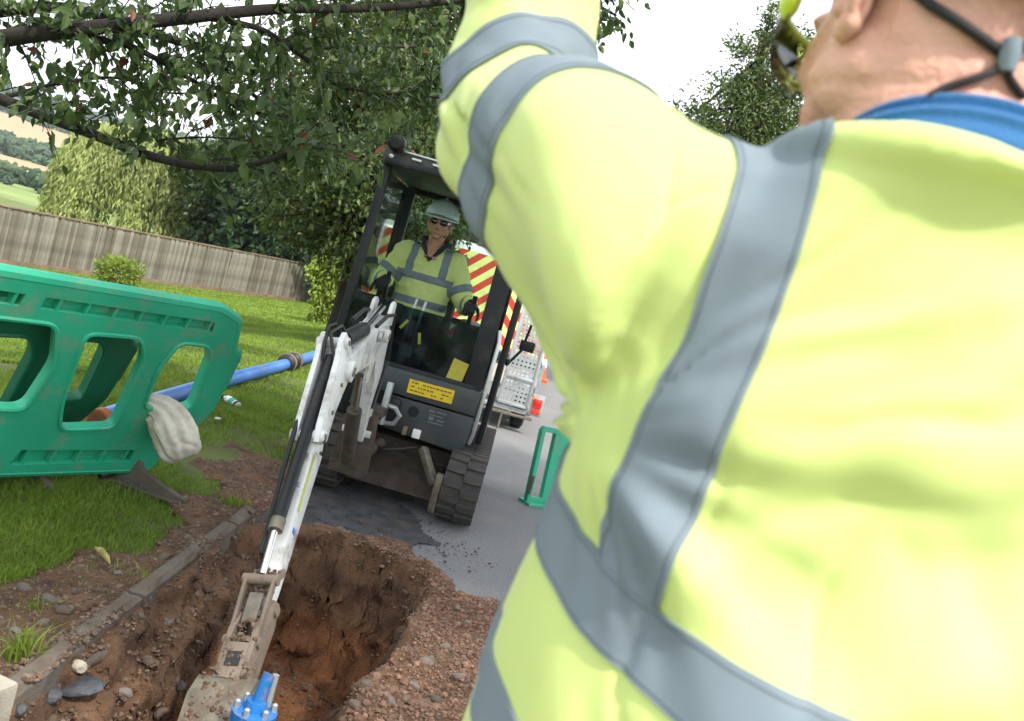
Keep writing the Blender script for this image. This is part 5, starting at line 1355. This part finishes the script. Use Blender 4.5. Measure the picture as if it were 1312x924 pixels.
def head_shape(mb, c, M, s=1.0):
    """skull, face and jaw; local +y looks out of the face"""
    c = Vector(c); B = lambda x, y, z, r: mb.ball(c + M @ (Vector((x, y, z)) * s), tuple(q * s for q in r), 20, 14, M)
    B(0, -.012, .035, (.074, .094, .088)); B(0, .02, -.02, (.066, .078, .075)); B(0, .045, -.062, (.052, .048, .042)); B(0, .072, -.094, (.026, .022, .019))
    B(-.032, .062, -.028, (.024, .022, .026)); B(.032, .062, -.028, (.024, .022, .026)); B(0, .082, .022, (.048, .014, .014))
    B(-.058, .01, -.055, (.016, .032, .034)); B(.058, .01, -.055, (.016, .032, .034))
    mb.tube([c + M @ (Vector((0, .088, .008)) * s), c + M @ (Vector((0, .102, -.022)) * s), c + M @ (Vector((0, .108, -.034)) * s)], [.009 * s, .012 * s, .013 * s], 10)
    B(-.011, .098, -.038, (.008, .010, .007)); B(.011, .098, -.038, (.008, .010, .007))
    B(0, .088, -.062, (.024, .009, .006)); B(0, .086, -.072, (.021, .009, .006))
def ear_mesh(c, M, sgn, s=1.0, vox=.0022):
    c = Vector(c); W = lambda y, z, x=0: c + M @ (Vector((sgn * x, y, z)) * s)
    e = MB()
    hel = [W(.012, -.004, .002), W(.016, .012, .006), W(.012, .026, .011), W(-.001, .034, .015), W(-.014, .028, .018), W(-.019, .012, .019), W(-.016, -.006, .017), W(-.009, -.020, .012), W(-.001, -.028, .008), W(.006, -.026, .004)]
    hel = [Vector(p) for p in spline([p[:] for p in hel], 4)]
    e.tube(hel, [.0042 * s] * len(hel), 8)
    for p in ((-.006, -.024, .008), (.002, -.024, .005)): e.ball(W(*p), .0075 * s, 10, 8)
    anti = [Vector(p) for p in spline([q[:] for q in (W(.0, .022, .009), W(-.009, .012, .012), W(-.010, -.002, .012), W(-.004, -.012, .010))], 4)]
    e.tube(anti, .0034 * s, 8)
    e.ball(W(.011, -.006, .006), .0052 * s, 10, 8)
    for y_, z_ in ((.0, .016), (-.006, .004), (-.002, -.01), (.004, .006)): e.ball(W(y_, z_, .003), (.0045 * s, .013 * s, .015 * s), 10, 8, M)
    return voxel(e, vox * s, 3)
def add_part(name, me, m, parent):
    me.transform(Matrix.Translation(-world_loc(parent))); return link(name, me, m, parent)
def disp(me, fn):
    c = co_of(me); n = no_of(me); set_co(me, c + n * fn(c, n)[:, None])

# ------------------------------------------------------------------ the digger driver
HL = P(497, 357, 5.90); HR = P(607, 389, 5.90)
op = thing('person', 'seated digger driver in hi-vis jacket, pale helmet and dark glasses gripping levers', 'person', (-.73, 6.2, .85))
oc = Vector((-.735, 6.20, 0))
def OV(x, y, z): return oc + Vector((x, y, z))
jm = MB()
secs = [(1.13, .19, .15, -.02), (1.25, .195, .155, -.015), (1.38, .195, .145, 0), (1.50, .205, .13, .0), (1.585, .18, .105, .0), (1.615, .11, .08, .01), (1.635, .075, .06, .015)]
vs_ = []; fs = []; n = 20
for z_, w_, d_, yo in secs:
    for k in range(n):
        a_ = 2 * math.pi * k / n; vs_.append(OV(w_ * math.cos(a_), d_ * math.sin(a_) + yo, z_))
for i in range(len(secs) - 1):
    for k in range(n): fs.append((i * n + k, i * n + (k + 1) % n, (i + 1) * n + (k + 1) % n, (i + 1) * n + k))
fs += [tuple(range(n))[::-1], tuple((len(secs) - 1) * n + k for k in range(n))]
jm.add(vs_, fs)
SL, SR = OV(-.175, 0, 1.545), OV(.175, 0, 1.545)
EL, ER = OV(-.30, -.06, 1.29), OV(.315, -.06, 1.285)
WL = HL + (EL - HL).normalized() * .06; WR = HR + (ER - HR).normalized() * .06
for s_, e_, w_ in ((SL, EL, WL), (SR, ER, WR)):
    jm.tube([s_ + (s_ - e_).normalized() * -.02 + Vector((0, 0, .02)), s_, s_.lerp(e_, .5), e_], [.05, .082, .075, .068], 14); jm.ball(e_, .068, 12, 8); jm.tube([e_, e_.lerp(w_, .5), w_], [.067, .062, .055], 14); jm.ball(s_, .085, 12, 8)
jo = voxel(jm, .012, 5)
base = jo.copy()
def ofold(c, n):
    return .016 * fbm(c * [1, 1, 2.2], 9, 3) * .6 + .010 * (np.abs(fbm(c + 5, 12, 2)) - .3)
tapes = []
for z0 in (1.205, 1.375):
    tapes.append(slab(base, [(OV(0, 0, z0), (0, 0, -1)), (OV(0, 0, z0 + .05), (0, 0, 1))], lambda q: abs(q.x - oc.x) < .197 and q.y > 6.02))
for xx in (-.115, .115):
    tapes.append(slab(base, [(OV(xx - .026, 0, 0), (-1, 0, 0)), (OV(xx + .026, 0, 0), (1, 0, 0)), (OV(0, 0, 1.425), (0, 0, -1))]))
for s_, e_ in ((SL, EL), (SR, ER), (EL, WL), (ER, WR)):
    d_ = (e_ - s_).normalized(); m_ = s_.lerp(e_, .62)
    tapes.append(slab(base, [(m_ - d_ * .025, -d_), (m_ + d_ * .025, d_)], lambda q, m_=m_: (q - m_).length < .11))
for tm in tapes:
    disp(tm, lambda c, n: ofold(c, n) + .003)
disp(jo, ofold)
jk = add_part('jacket', jo, M_hiviz, op)
for tm in tapes: add_part('reflective_tape', thicken(tm, -.003, .001), M_tape, jk)
# body: neck, head, one mesh
HM = Matrix.Rotation(math.pi, 3, 'Z') @ Matrix.Rotation(R(-6), 3, 'X')
hc = OV(.0, -.045, 1.795)
bm_ = MB(); head_shape(bm_, hc, HM, 1.0); bm_.tube([OV(0, .0, 1.56), OV(0, -.01, 1.66), hc + Vector((0, .02, -.02))], [.075, .058, .055], 16); bm_.tube([OV(0, -.105, 1.53), OV(0, -.065, 1.62)], [.048, .05], 12)
add_part('body', voxel(bm_, .006, 3), M_skin2, op)
for sg in (-1, 1): add_part('ear', ear_mesh(hc + HM @ Vector((sg * .070, -.005, -.015)), HM, sg, 1.0, .004), M_skin2, op)
# dark collar with open neck
cm_ = MB(); cm_.tube([OV(-.085, -.02, 1.665), OV(-.06, -.10, 1.61), OV(0, -.135, 1.53), OV(.06, -.10, 1.61), OV(.085, -.02, 1.665), OV(.05, .06, 1.69), OV(-.05, .06, 1.69), OV(-.085, -.02, 1.665)], .017, 8, False)
cm_.build('shirt_collar', M_navy, op)
# helmet with brim, dark glasses
hm_ = MB(); prof = [(.118 * math.cos(a_), .118 * math.sin(a_) * 1.06) for a_ in np.linspace(0, math.pi / 2 - .02, 10)]
hm_.lathe(prof, hc + Vector((0, .008, .038)), (0, .06, 1), 24)
hl = hm_.build('helmet', M_helmet, op)
bm2 = MB(); ring = []
for k in range(28):
    a_ = 2 * math.pi * k / 28; f_ = max(0, -math.sin(a_)); ring.append((a_, .122 + .035 * f_ ** 2, -.012 * f_))
vv = []; 
for a_, r_, dz in ring:
    for rr_, zz in ((.105, .004), (r_, dz), (r_, dz - .006), (.105, -.006)):
        vv.append(hc + Vector((rr_ * math.cos(a_), .008 + rr_ * math.sin(a_), .036 + zz)))
ff = []
for k in range(28):
    for j in range(4): ff.append((k * 4 + j, k * 4 + (j + 1) % 4, ((k + 1) % 28) * 4 + (j + 1) % 4, ((k + 1) % 28) * 4 + j))
bm2.add(vv, ff); bm2.build('brim', M_helmet, hl)
MB().tube([hc + Vector((0, -.06, .135)), hc + Vector((0, .0, .163)), hc + Vector((0, .07, .145))], [.008, .014, .008], 8).build('helmet_ridge', M_helmet, hl)
gl_ = MB()
for sg in (-1, 1):
    gl_.ball(hc + HM @ Vector((sg * .033, .093, .006)), (.029, .010, .020), 14, 8, HM); gl_.bar(hc + HM @ Vector((sg * .058, .088, .01)), hc + HM @ Vector((sg * .076, .0, .012)), .005, .012)
gl_.bar(hc + HM @ Vector((-.012, .10, .01)), hc + HM @ Vector((.012, .10, .01)), .006, .006); gl_.build('sunglasses', M_lensdark, op)
# gloves closed on the joysticks
for w_, h_, lf in ((WL, HL, True), (WR, HR, False)):
    g_ = MB(); fd_ = (h_ - w_); fd_.z = -.01; fd_.normalize()
    hand_shape(g_, w_ + (h_ - w_) * .05, (0 if True else 0, -1, -.15), (0, -.2, -1), 1.05, .75, not lf)
    g_.tube([w_ + (w_ - h_).normalized() * .05, w_, w_ + (h_ - w_) * .3], [.035, .036, .032], 12)
    add_part('glove', voxel(g_, .0045, 2), M_glove, op)
# trousers and boots
tm_ = MB(); tm_.ball(OV(0, .02, 1.10), (.185, .17, .11), 18, 10)
for sg, kx in ((-1, -.135), (1, .15)):
    hp = OV(sg * .09, .0, 1.09); kn = OV(kx, -.44, 1.13 if sg < 0 else 1.10); an = OV(kx * .8, -.50, .90)
    tm_.tube([hp, hp.lerp(kn, .5), kn], [.095, .085, .07], 14); tm_.ball(kn, .07, 12, 8); tm_.tube([kn, an], [.068, .055], 14)
add_part('trousers', voxel(tm_, .012, 4), M_trouser, op)
for sg, kx in ((-1, -.135), (1, .15)):
    b_ = MB(); a0 = OV(kx * .8, -.49, .90); b_.ball(a0, (.05, .06, .06), 12, 8); b_.tube([a0 + Vector((0, .03, -.02)), a0 + Vector((0, -.05, -.025)), a0 + Vector((0, -.12, -.03))], [.045, .045, .038], 10); add_part('boot', voxel(b_, .008, 3), M_boot, op)

# ------------------------------------------------------------------ the signaller in the foreground
pe = thing('person', 'worker seen from behind in hi-vis jacket raising an arm to signal', 'person', (.27, .72, 0))
SC = [(.90, .275, .725, .245, .172), (1.05, .27, .715, .235, .166), (1.18, .265, .71, .220, .163), (1.30, .262, .70, .205, .158), (1.40, .258, .692, .196, .150), (1.47, .253, .682, .196, .138), (1.525, .25, .670, .188, .118), (1.565, .25, .66, .145, .098), (1.592, .255, .653, .112, .098), (1.602, .257, .650, .106, .097)]
def loft(mb, secs, n=40, pw=2.3):
    vs_ = []; fs = []
    for z_, cx, cy, w_, d_ in secs:
        for k in range(n):
            a_ = 2 * math.pi * k / n; c_, s_ = math.cos(a_), math.sin(a_)
            vs_.append((cx + w_ * math.copysign(abs(c_) ** (2 / pw), c_), cy + d_ * math.copysign(abs(s_) ** (2 / pw), s_), z_))
    m_ = len(secs)
    for i in range(m_ - 1):
        for k in range(n): fs.append((i * n + k, i * n + (k + 1) % n, (i + 1) * n + (k + 1) % n, (i + 1) * n + k))
    fs += [tuple(range(n))[::-1], tuple((m_ - 1) * n + k for k in range(n))]
    return mb.add(vs_, fs)
jm = MB(); loft(jm, SC)
jm.tube([(.257 + .106 * math.cos(a_), .650 + .098 * math.sin(a_), 1.598 - .011 * math.sin(a_)) for a_ in np.linspace(0, 2 * math.pi, 33)], .014, 10, False)
S1 = Vector((.120, .668, 1.492)); E1 = Q(-70, 284, .90); W1 = Q(-112, 470, .97); W1b = Q(-134, 640, 1.0)
jm.tube([S1 + Vector((.06, 0, -.01)), S1, S1.lerp(E1, .45) + Vector((0, 0, .004)), S1.lerp(E1, .8), E1], [.09, .106, .094, .084, .080], 24)
jm.ball(E1, .080, 20, 14)
jm.tube([E1, E1.lerp(W1, .5), W1, W1b], [.078, .074, .070, .064], 24)
jm.ball(S1 + Vector((.01, .01, -.06)), (.075, .08, .085), 18, 12)         # fabric hanging under the raised arm
jm.tube([Vector((.15, .69, 1.33)), Vector((.105, .72, 1.415)), Q(-8, 190, .82)], [.07, .07, .05], 18)
S2 = Vector((.405, .665, 1.47)); E2 = Vector((.52, .76, 1.22)); W2 = Vector((.43, .98, 1.27))
jm.tube([S2 + Vector((-.05, 0, 0)), S2, S2.lerp(E2, .5), E2], [.10, .112, .10, .086], 22); jm.ball(E2, .086, 18, 12); jm.tube([E2, E2.lerp(W2, .5), W2], [.085, .078, .068], 22)
jb = voxel(jm, .005, 18, .5)
# ---- folds
AP = np.array([.066, .60, 1.375])                        # armpit: creases radiate from here
s1 = np.array(S1); e1_ = np.array(E1); aax = (e1_ - s1) / np.linalg.norm(e1_ - s1); w1 = np.array(W1); fax = (w1 - e1_) / np.linalg.norm(w1 - e1_)
def folds(c, n):
    # creases fanning out of the armpit
    dx = c[:, 0] - AP[0]; dz = c[:, 2] - AP[2]; r = np.sqrt(dx ** 2 + dz ** 2 + .3 * (c[:, 1] - AP[1]) ** 2); th_ = np.arctan2(dz, dx)
    q = np.stack([th_ * 2.6, r * 2.0, 0 * r + 3.1], 1)
    f = .020 * vnoise(q) * sstep(.02, .09, r) * sstep(.42, .18, r)
    f += .005 * vnoise(q * [2.3, 1.5, 1] + 11) * sstep(.03, .08, r) * sstep(.30, .12, r)
    # long soft drag lines across the back
    b = sstep(.10, .17, c[:, 0]) * sstep(.62, .58, c[:, 1]) * sstep(1.585, 1.50, c[:, 2])
    q = np.stack([c[:, 0] * 3.0 + c[:, 2] * 1.2, c[:, 2] * 11 - c[:, 0] * 6.5, c[:, 1] * 2], 1)
    f += b * (.024 * fbm(q, 1, 2, .4))
    q = np.stack([c[:, 0] * 5 + 4, c[:, 2] * 4, c[:, 1] * 3], 1); f += .012 * vnoise(q) * sstep(1.56, 1.46, c[:, 2])
    # sleeve: rings bunching round the elbow, lengthwise sag on the upper arm
    t = (c - s1) @ aax; arm = sstep(.06, .16, t) * (c[:, 0] < .08)
    perp = c - s1 - t[:, None] * aax; ph = np.arctan2(perp[:, 2], perp[:, 1])
    f += arm * .007 * vnoise(np.stack([t * 24 + ph * 1.3, ph * 1.1, 0 * t], 1)) * sstep(.10, .22, t)
    f += arm * .011 * vnoise(np.stack([ph * 2.2 + t * 4, t * 5, 0 * t + 7], 1))
    t2 = (c - e1_) @ fax; fore = sstep(-.02, .05, t2) * (c[:, 1] > .8)
    p2 = c - e1_ - t2[:, None] * fax; ph2 = np.arctan2(p2[:, 1], p2[:, 0])
    f += fore * .006 * vnoise(np.stack([t2 * 26 + ph2 * 1.6, ph2 * 1.3, 0 * t2 + 2], 1))
    # sharp valley creases: out of the armpit, across the shoulder cap, along the back
    def valley(q, w): return np.exp(-(vnoise(q) / w) ** 2)
    q = np.stack([th_ * 3.4 + .6 * vnoise(c * 9), r * 3.0, 0 * r + 8.4], 1)
    f -= .0065 * valley(q, .22) * sstep(.03, .08, r) * sstep(.36, .16, r)
    q = np.stack([c[:, 0] * 5 + c[:, 2] * 3 + 2, c[:, 2] * 15 - c[:, 0] * 9 + .5 * vnoise(c * 8), c[:, 1] * 3], 1)
    f -= b * .0055 * valley(q, .13) * (vnoise(c * 5 + 3) > -.25)
    q = np.stack([c[:, 0] * 11, c[:, 1] * 9, c[:, 2] * 7 + 5], 1) + .3 * vnoise(c * 14)[:, None]
    f -= .003 * valley(q, .14) * sstep(-.1, .3, vnoise(c * 4 + 9))
    f += .0016 * vnoise(c * 38) * sstep(-.2, .4, vnoise(c * 6 + 21))
    # crisp little crease inside the elbow
    ce = np.array(Q(-20, 372, .86)); d_ = np.linalg.norm((c - ce) * [1, .6, 2.2], axis=1); f -= .013 * np.exp(-(d_ / .035) ** 2)
    # seam where the sleeve is set in
    sx = .115 + (c[:, 2] - 1.40) * .10; f -= .0025 * np.exp(-((c[:, 0] - sx + .065) / .0035) ** 2) * sstep(1.33, 1.4, c[:, 2]) * (c[:, 1] < .75)
    # lower skirt
    f += .007 * vnoise(np.stack([np.arctan2(c[:, 1] - .70, c[:, 0] - .26) * 4.5, c[:, 2] * 2.5, 0 * r], 1)) * sstep(1.33, 1.15, c[:, 2])
    return f
tapes = []
torso = lambda q: (Vector((q.x, q.y, 0)) - Vector((.26, .70, 0))).length < .275 and (Vector((q.x, q.y)) - Vector((E2.x, E2.y))).length > .06
def band(z0, h, tilt, keep):
    nrm = Vector((-tilt, tilt * .25, 1)).normalized()
    n2 = Vector((.04, -tilt, 1)).normalized()
    return slab(jb, [(Vector((.26, .54, z0)), -n2), (Vector((.26, .54, z0)) + n2 * h, n2)], keep)
tapes.append(band(1.208, .048, .40, lambda q: q.x > .03 and q.x < .50 and q.z < 1.36 and q.y < .86))
tapes.append(band(1.070, .052, .30, lambda q: q.x > -.02 and q.x < .52 and q.y < .92))
bx = Vector((1, .03, -.085)).normalized(); b0 = Vector((.124, .60, 1.45))
for mir in (0, 1):
    if not mir: tapes.append(slab(jb, [(b0 - bx * .0238, -bx), (b0 + bx * .0238, bx), (Vector((.26, .54, 1.2602)), -Vector((.04, -.40, 1)).normalized())]))
    else:
        bx2 = Vector((-bx.x, bx.y, bx.z)); b2 = Vector((.51 - b0.x, b0.y, b0.z)); tapes.append(slab(jb, [(b2 - bx2 * .026, -bx2), (b2 + bx2 * .026, bx2), (Vector((.26, .54, 1.2602)), -Vector((.04, -.40, 1)).normalized())]))
ta = Vector(aax); tf = Vector(fax)
m1 = S1.lerp(E1, .69); n1 = (ta + Vector((.0, .0, .05))).normalized()
tapes.append(slab(jb, [(m1 - n1 * .034, -n1), (m1 + n1 * .034, n1)], lambda q: (q - m1).length < .16 and q.x < .06))
m2 = E1.lerp(W1, .25); n2_ = (tf + Vector((-.25, .12, 0))).normalized()
tapes.append(slab(jb, [(m2 - n2_ * .027, -n2_), (m2 + n2_ * .027, n2_)], lambda q: (q - m2).length < .15))
stitches = []
for e_ in (-.0203, .0203):
    stitches.append(slab(jb, [(b0 + bx * (e_ - .0004), -bx), (b0 + bx * (e_ + .0004), bx), (Vector((.26, .54, 1.2602)), -Vector((.04, -.40, 1)).normalized())]))
    nb2 = Vector((.04, -.40, 1)).normalized(); pc = Vector((.26, .54, 1.208)) + nb2 * (.024 + e_)
    stitches.append(slab(jb, [(pc - nb2 * .0004, -nb2), (pc + nb2 * .0004, nb2)], lambda q: q.x > .03 and q.x < .50 and q.z < 1.36 and q.y < .86))
    stitches.append(slab(jb, [(m1 + n1 * (e_ * 1.4 - .0004), -n1), (m1 + n1 * (e_ * 1.4 + .0004), n1)], lambda q: (q - m1).length < .16 and q.x < .06))
    stitches.append(slab(jb, [(m2 + n2_ * (e_ - .0004), -n2_), (m2 + n2_ * (e_ + .0004), n2_)], lambda q: (q - m2).length < .15))
d3 = (W2 - E2).normalized(); m3 = E2.lerp(W2, .5); tapes.append(slab(jb, [(m3 - d3 * .026, -d3), (m3 + d3 * .026, d3)], lambda q: (q - m3).length < .12))
# tape takes its position and normal from the jacket itself, so its edges run clean
from mathutils.kdtree import KDTree
bc = co_of(jb); bnn = no_of(jb); kd = KDTree(len(bc))
for i_, p_ in enumerate(bc): kd.insert(p_, i_)
kd.balance()
def base_normals(pts):
    out = np.empty((len(pts), 3))
    for i_, p_ in enumerate(pts):
        ids = [h[1] for h in kd.find_n(p_, 7)]; out[i_] = bnn[ids].mean(0)
    return unit(out)
def lay(tm, top, bottom):
    c = co_of(tm); n = base_normals(c); f = folds(c, n)[:, None]; nv = len(c)
    bm = bmesh.new(); bm.from_mesh(tm); bm.verts.ensure_lookup_table()
    for v, q_ in zip(bm.verts, c + n * (f + top)): v.co = q_
    bnd = [e for e in bm.edges if e.is_boundary]; pairs = [(e.verts[0].index, e.verts[1].index) for e in bnd]
    low = {}
    for a_, b_ in pairs:
        for k in (a_, b_):
            if k not in low: low[k] = bm.verts.new(c[k] + n[k] * (f[k] + bottom))
    bm.verts.ensure_lookup_table()
    for a_, b_ in pairs: bm.faces.new((bm.verts[a_], bm.verts[b_], low[b_], low[a_]))
    bmesh.ops.recalc_face_normals(bm, faces=bm.faces[:])
    bm.to_mesh(tm); bm.free(); tm.polygons.foreach_set('use_smooth', np.ones(len(tm.polygons), bool))
    try: tm.set_sharp_from_angle(angle=R(50))
    except Exception: pass
    return tm
for tm in tapes: lay(tm, .0032, -.004)
for tm in stitches: lay(tm, .0037, .002)
disp(jb, folds)
jk = add_part('jacket', jb, M_hiviz, pe)
for tm in tapes: add_part('reflective_tape', tm, M_tape, jk)
for tm in stitches: add_part('stitching', tm, M_stitch, jk)

# ---- head, neck and hands: one skin surface; the head looks ahead and a little left
FM = Matrix.Rotation(R(21), 3, 'Z') @ Matrix.Rotation(R(-11), 3, 'X') @ Matrix.Rotation(R(5), 3, 'Y')
FC = Vector((.230, .672, 1.722))
bm_ = MB(); head_shape(bm_, FC, FM, 1.02)
bm_.tube([Vector((.257, .675, 1.53)), Vector((.255, .655, 1.60)), FC + Vector((.012, -.012, -.05)), FC + Vector((.008, -.012, .02))], [.062, .082, .071, .067], 24)
hw = W1b + (W1b - W1).normalized() * .03
hand_shape(bm_, hw, (W1b - W1), (0.1, -1, 0.1), 1.08, .25, False); bm_.tube([W1b + (W1 - W1b) * .4, W1b, hw], [.036, .034, .030], 14)
hw2 = W2 + (W2 - E2).normalized() * .03
hand_shape(bm_, hw2, (W2 - E2), (0, 0, -1), 1.08, .55, False); bm_.tube([W2 + (E2 - W2) * .3, W2, hw2], [.036, .034, .030], 14)
bm_.tube([Vector((.257, .68, 1.54)), Vector((.257, .69, 1.44)), S1 + Vector((.03, 0, 0)), E1, W1, W1b], [.05, .05, .045, .042, .040, .036], 14)
bm_.tube([Vector((.257, .69, 1.44)), S2 - Vector((.03, 0, 0)), E2, W2], [.06, .05, .042, .036], 14)
sm = voxel(bm_, .0045, 12)
def nape(c, n):
    f = .0016 * fbm(c, 60, 2)
    for zz, a_ in ((1.662, .0022), (1.688, .0016)):
        f -= a_ * np.exp(-((c[:, 2] - zz - .10 * (c[:, 0] - .25) - .004 * vnoise(c * 40)) / .0035) ** 2) * (c[:, 1] < .66)
    return f
disp(sm, nape)
add_part('body', sm, M_skin, pe)
for sg in (-1, 1):
    add_part('ear', ear_mesh(FC + FM @ Vector((sg * .070, -.004, -.012)), FM, sg, 1.12, .0018), M_skin, pe)
# short clipped hair: fine strands over the skull
hv = []; hd_ = []
for k in range(26000):
    u_ = RNG.normal(0, 1, 3); u_ /= np.linalg.norm(u_)
    if u_[1] > .55 and u_[2] < .62: continue
    if u_[2] < -.44 - .35 * max(0, -u_[1] - .3) + .55 * max(0, u_[1] + .2) - .05 * random.random(): continue
    p_ = FC + FM @ Vector((u_[0] * .0755, -.012 + u_[1] * .0962, .036 + u_[2] * .0905)); w_ = FM @ Vector((u_[0] * .5, u_[1] * .5 - .3, u_[2] * .4 - .75))
    if abs(u_[0]) > .93 and -.1 < u_[1] < .35 and u_[2] < .1: continue
    hv.append(p_[:]); hd_.append(w_[:])
hv = np.array(hv); hd_ = unit(np.array(hd_)) + 0.35 * unit(hv - np.array(FC))
tag(add_part('hair', leaves_simple('hair', hv, unit(hd_), RNG.uniform(.006, .014, len(hv)), .0009), M_hair, pe), kind='stuff')
# blue collar: two rolled layers standing round the neck
def collar(name, r0, z0, z1, thick, m, tilt, cx=.257, cy=.655):
    n = 48; vs_ = []; fs = []; rows = 7
    for i in range(rows):
        t = i / (rows - 1); z_ = z0 + (z1 - z0) * t
        for sgn, th_ in ((1, thick), (-1, 0)):
            pass
        for k in range(n):
            a_ = 2 * math.pi * k / n; r_ = r0 * (1 - .05 * t) + .0035 * math.sin(t * 14) + .002 * math.sin(5 * a_ + t)
            vs_.append((cx + r_ * 1.02 * math.cos(a_), cy + r_ * .94 * math.sin(a_), z_ - tilt * math.sin(a_) * (.35 + .65 * t)))
    for i in range(rows - 1):
        for k in range(n): fs.append((i * n + k, i * n + (k + 1) % n, (i + 1) * n + (k + 1) % n, (i + 1) * n + k))
    me = fast_mesh(name, vs_, [np.array(fs)], True); 
    o = add_part(name, me, m, pe); so = o.modifiers.new('t', 'SOLIDIFY'); so.thickness = thick; so.offset = 0
    ss = o.modifiers.new('s', 'SUBSURF'); ss.levels = 1; ss.render_levels = 1
    return o
collar('shirt_collar', .0900, 1.590, 1.606, .007, M_bluefab, .040)
collar('inner_collar', .0845, 1.60, 1.614, .006, M_bluefab, .042)
# safety glasses: wrap lens, lime frame and temples
def gp(a_, z_, r_=.0895): return FC + FM @ Vector(((r_ + .010) * math.sin(a_) * .93, .028 + (r_ + .006) * math.cos(a_), z_ - .006))
vs_ = []; fs = []; n = 25
for k in range(n):
    a_ = R(-78 + 156 * k / (n - 1)); hgt = .022 * (1 - .25 * abs(math.sin(a_)) ** 3) * (.55 if abs(a_) < .12 else 1)
    vs_ += [gp(a_, .010 + hgt)[:], gp(a_, .008 - hgt * .2)[:], gp(a_, .004 - hgt)[:]]
for k in range(n - 1):
    for j in range(2): fs.append((k * 3 + j, k * 3 + j + 1, k * 3 + j + 4, k * 3 + j + 3))
gs = add_part('safety_glasses', fast_mesh('safety_glasses', vs_, [np.array(fs)], True), M_lens, pe)
so = gs.modifiers.new('t', 'SOLIDIFY'); so.thickness = .002
fr_ = MB(); fr_.tube([gp(R(a_), .033 - .006 * abs(math.sin(R(a_))) ** 3, .091) for a_ in range(-80, 81, 8)], .0035, 8); fr_.build('frame', M_limeplastic, gs)
for sg in (-1, 1):
    tp = [gp(sg * R(80), .026, .091), FC + FM @ Vector((sg * .089, .035, .020)), FC + FM @ Vector((sg * .080, .0, .020)), FC + FM @ Vector((sg * .076, -.02, .008))]
    m_ = MB(); m_.tube(tp, [.0045, .0042, .0038, .003], 8, True, .6); m_.build('temple', M_limeplastic, gs)
    m_ = MB(); m_.ball(gp(sg * R(76), .008, .090), (.008, .012, .016), 12, 8); m_.build('side_shield', M_limeplastic, gs)
# black glasses cord drawn together at the nape by a grey toggle
KN = P(1291, 72, .548)
def on_neck(px_, py_, off=.004, d0=.60):
    o_ = CAM; v_ = ray(px_, py_).normalized(); hit = BV.ray_cast(o_, v_); return (hit[0] - v_ * off) if hit[0] is not None else P(px_, py_, d0)
skm = sm.copy(); skm.transform(Matrix.Translation(world_loc(pe))); bmx = bmesh.new(); bmx.from_mesh(skm); BV = BVHTree.FromBMesh(bmx); bmx.free()
KN = on_neck(1291, 72, .006)
cd_ = MB()
pth = [on_neck(x_, y_, .004) for x_, y_ in ((1150, -30), (1190, 4), (1225, 26), (1260, 50), (1291, 72))]
cd_.tube([Vector(p) for p in spline([q[:] for q in [FC + FM @ Vector((-.078, -.02, .012))] + pth], 6)], .0036, 8)
cd_.tube([KN] + [FC + FM @ Vector((.03, -.10, -.015)), FC + FM @ Vector((.06, -.075, -.002)), FC + FM @ Vector((.078, -.02, .012))], .0036, 8)
cord = cd_.build('glasses_cord', M_cord, pe)
m_ = MB(); m_.tube([Vector(p) for p in spline([q[:] for q in (KN, on_neck(1278, 88, .004), on_neck(1250, 100, .004), on_neck(1212, 112, .004), on_neck(1190, 124, .004))], 6)], .0028, 8); m_.build('cord_tail', M_cord, cord)
m_ = MB(); m_.tube([Vector(p) for p in spline([q[:] for q in (KN, on_neck(1292, 95, .004), on_neck(1302, 112, .004), on_neck(1312, 124, .003))], 6)], .0028, 8); m_.build('cord_tail', M_cord, cord)
m_ = MB(); m_.tube([KN + Vector((-.001, -.002, .010)), KN + Vector((0, -.003, 0)), KN + Vector((.001, -.002, -.010))], [.0055, .0068, .0055], 10); m_.build('toggle', M_tape, cord)
# trousers and boots
tm_ = MB(); tm_.ball((.27, .72, .92), (.20, .15, .13), 20, 12)
for sg in (-1, 1):
    hx_ = .27 + sg * .095
    tm_.tube([(hx_, .72, .95), (hx_ + sg * .015, .72, .70), (hx_ + sg * .02, .73, .48), (hx_ + sg * .02, .71, .25), (hx_ + sg * .02, .71, .07)], [.115, .10, .08, .075, .07], 18)
add_part('trousers', voxel(tm_, .014, 5), M_trouser, pe)
for sg in (-1, 1):
    hx_ = .27 + sg * .115; b_ = MB(); b_.ball((hx_, .70, .07), (.052, .065, .07), 14, 10); b_.tube([(hx_, .68, .045), (hx_, .78, .045), (hx_ + sg * .01, .87, .035)], [.045, .047, .036], 12); add_part('boot', voxel(b_, .009, 3), M_boot, pe)
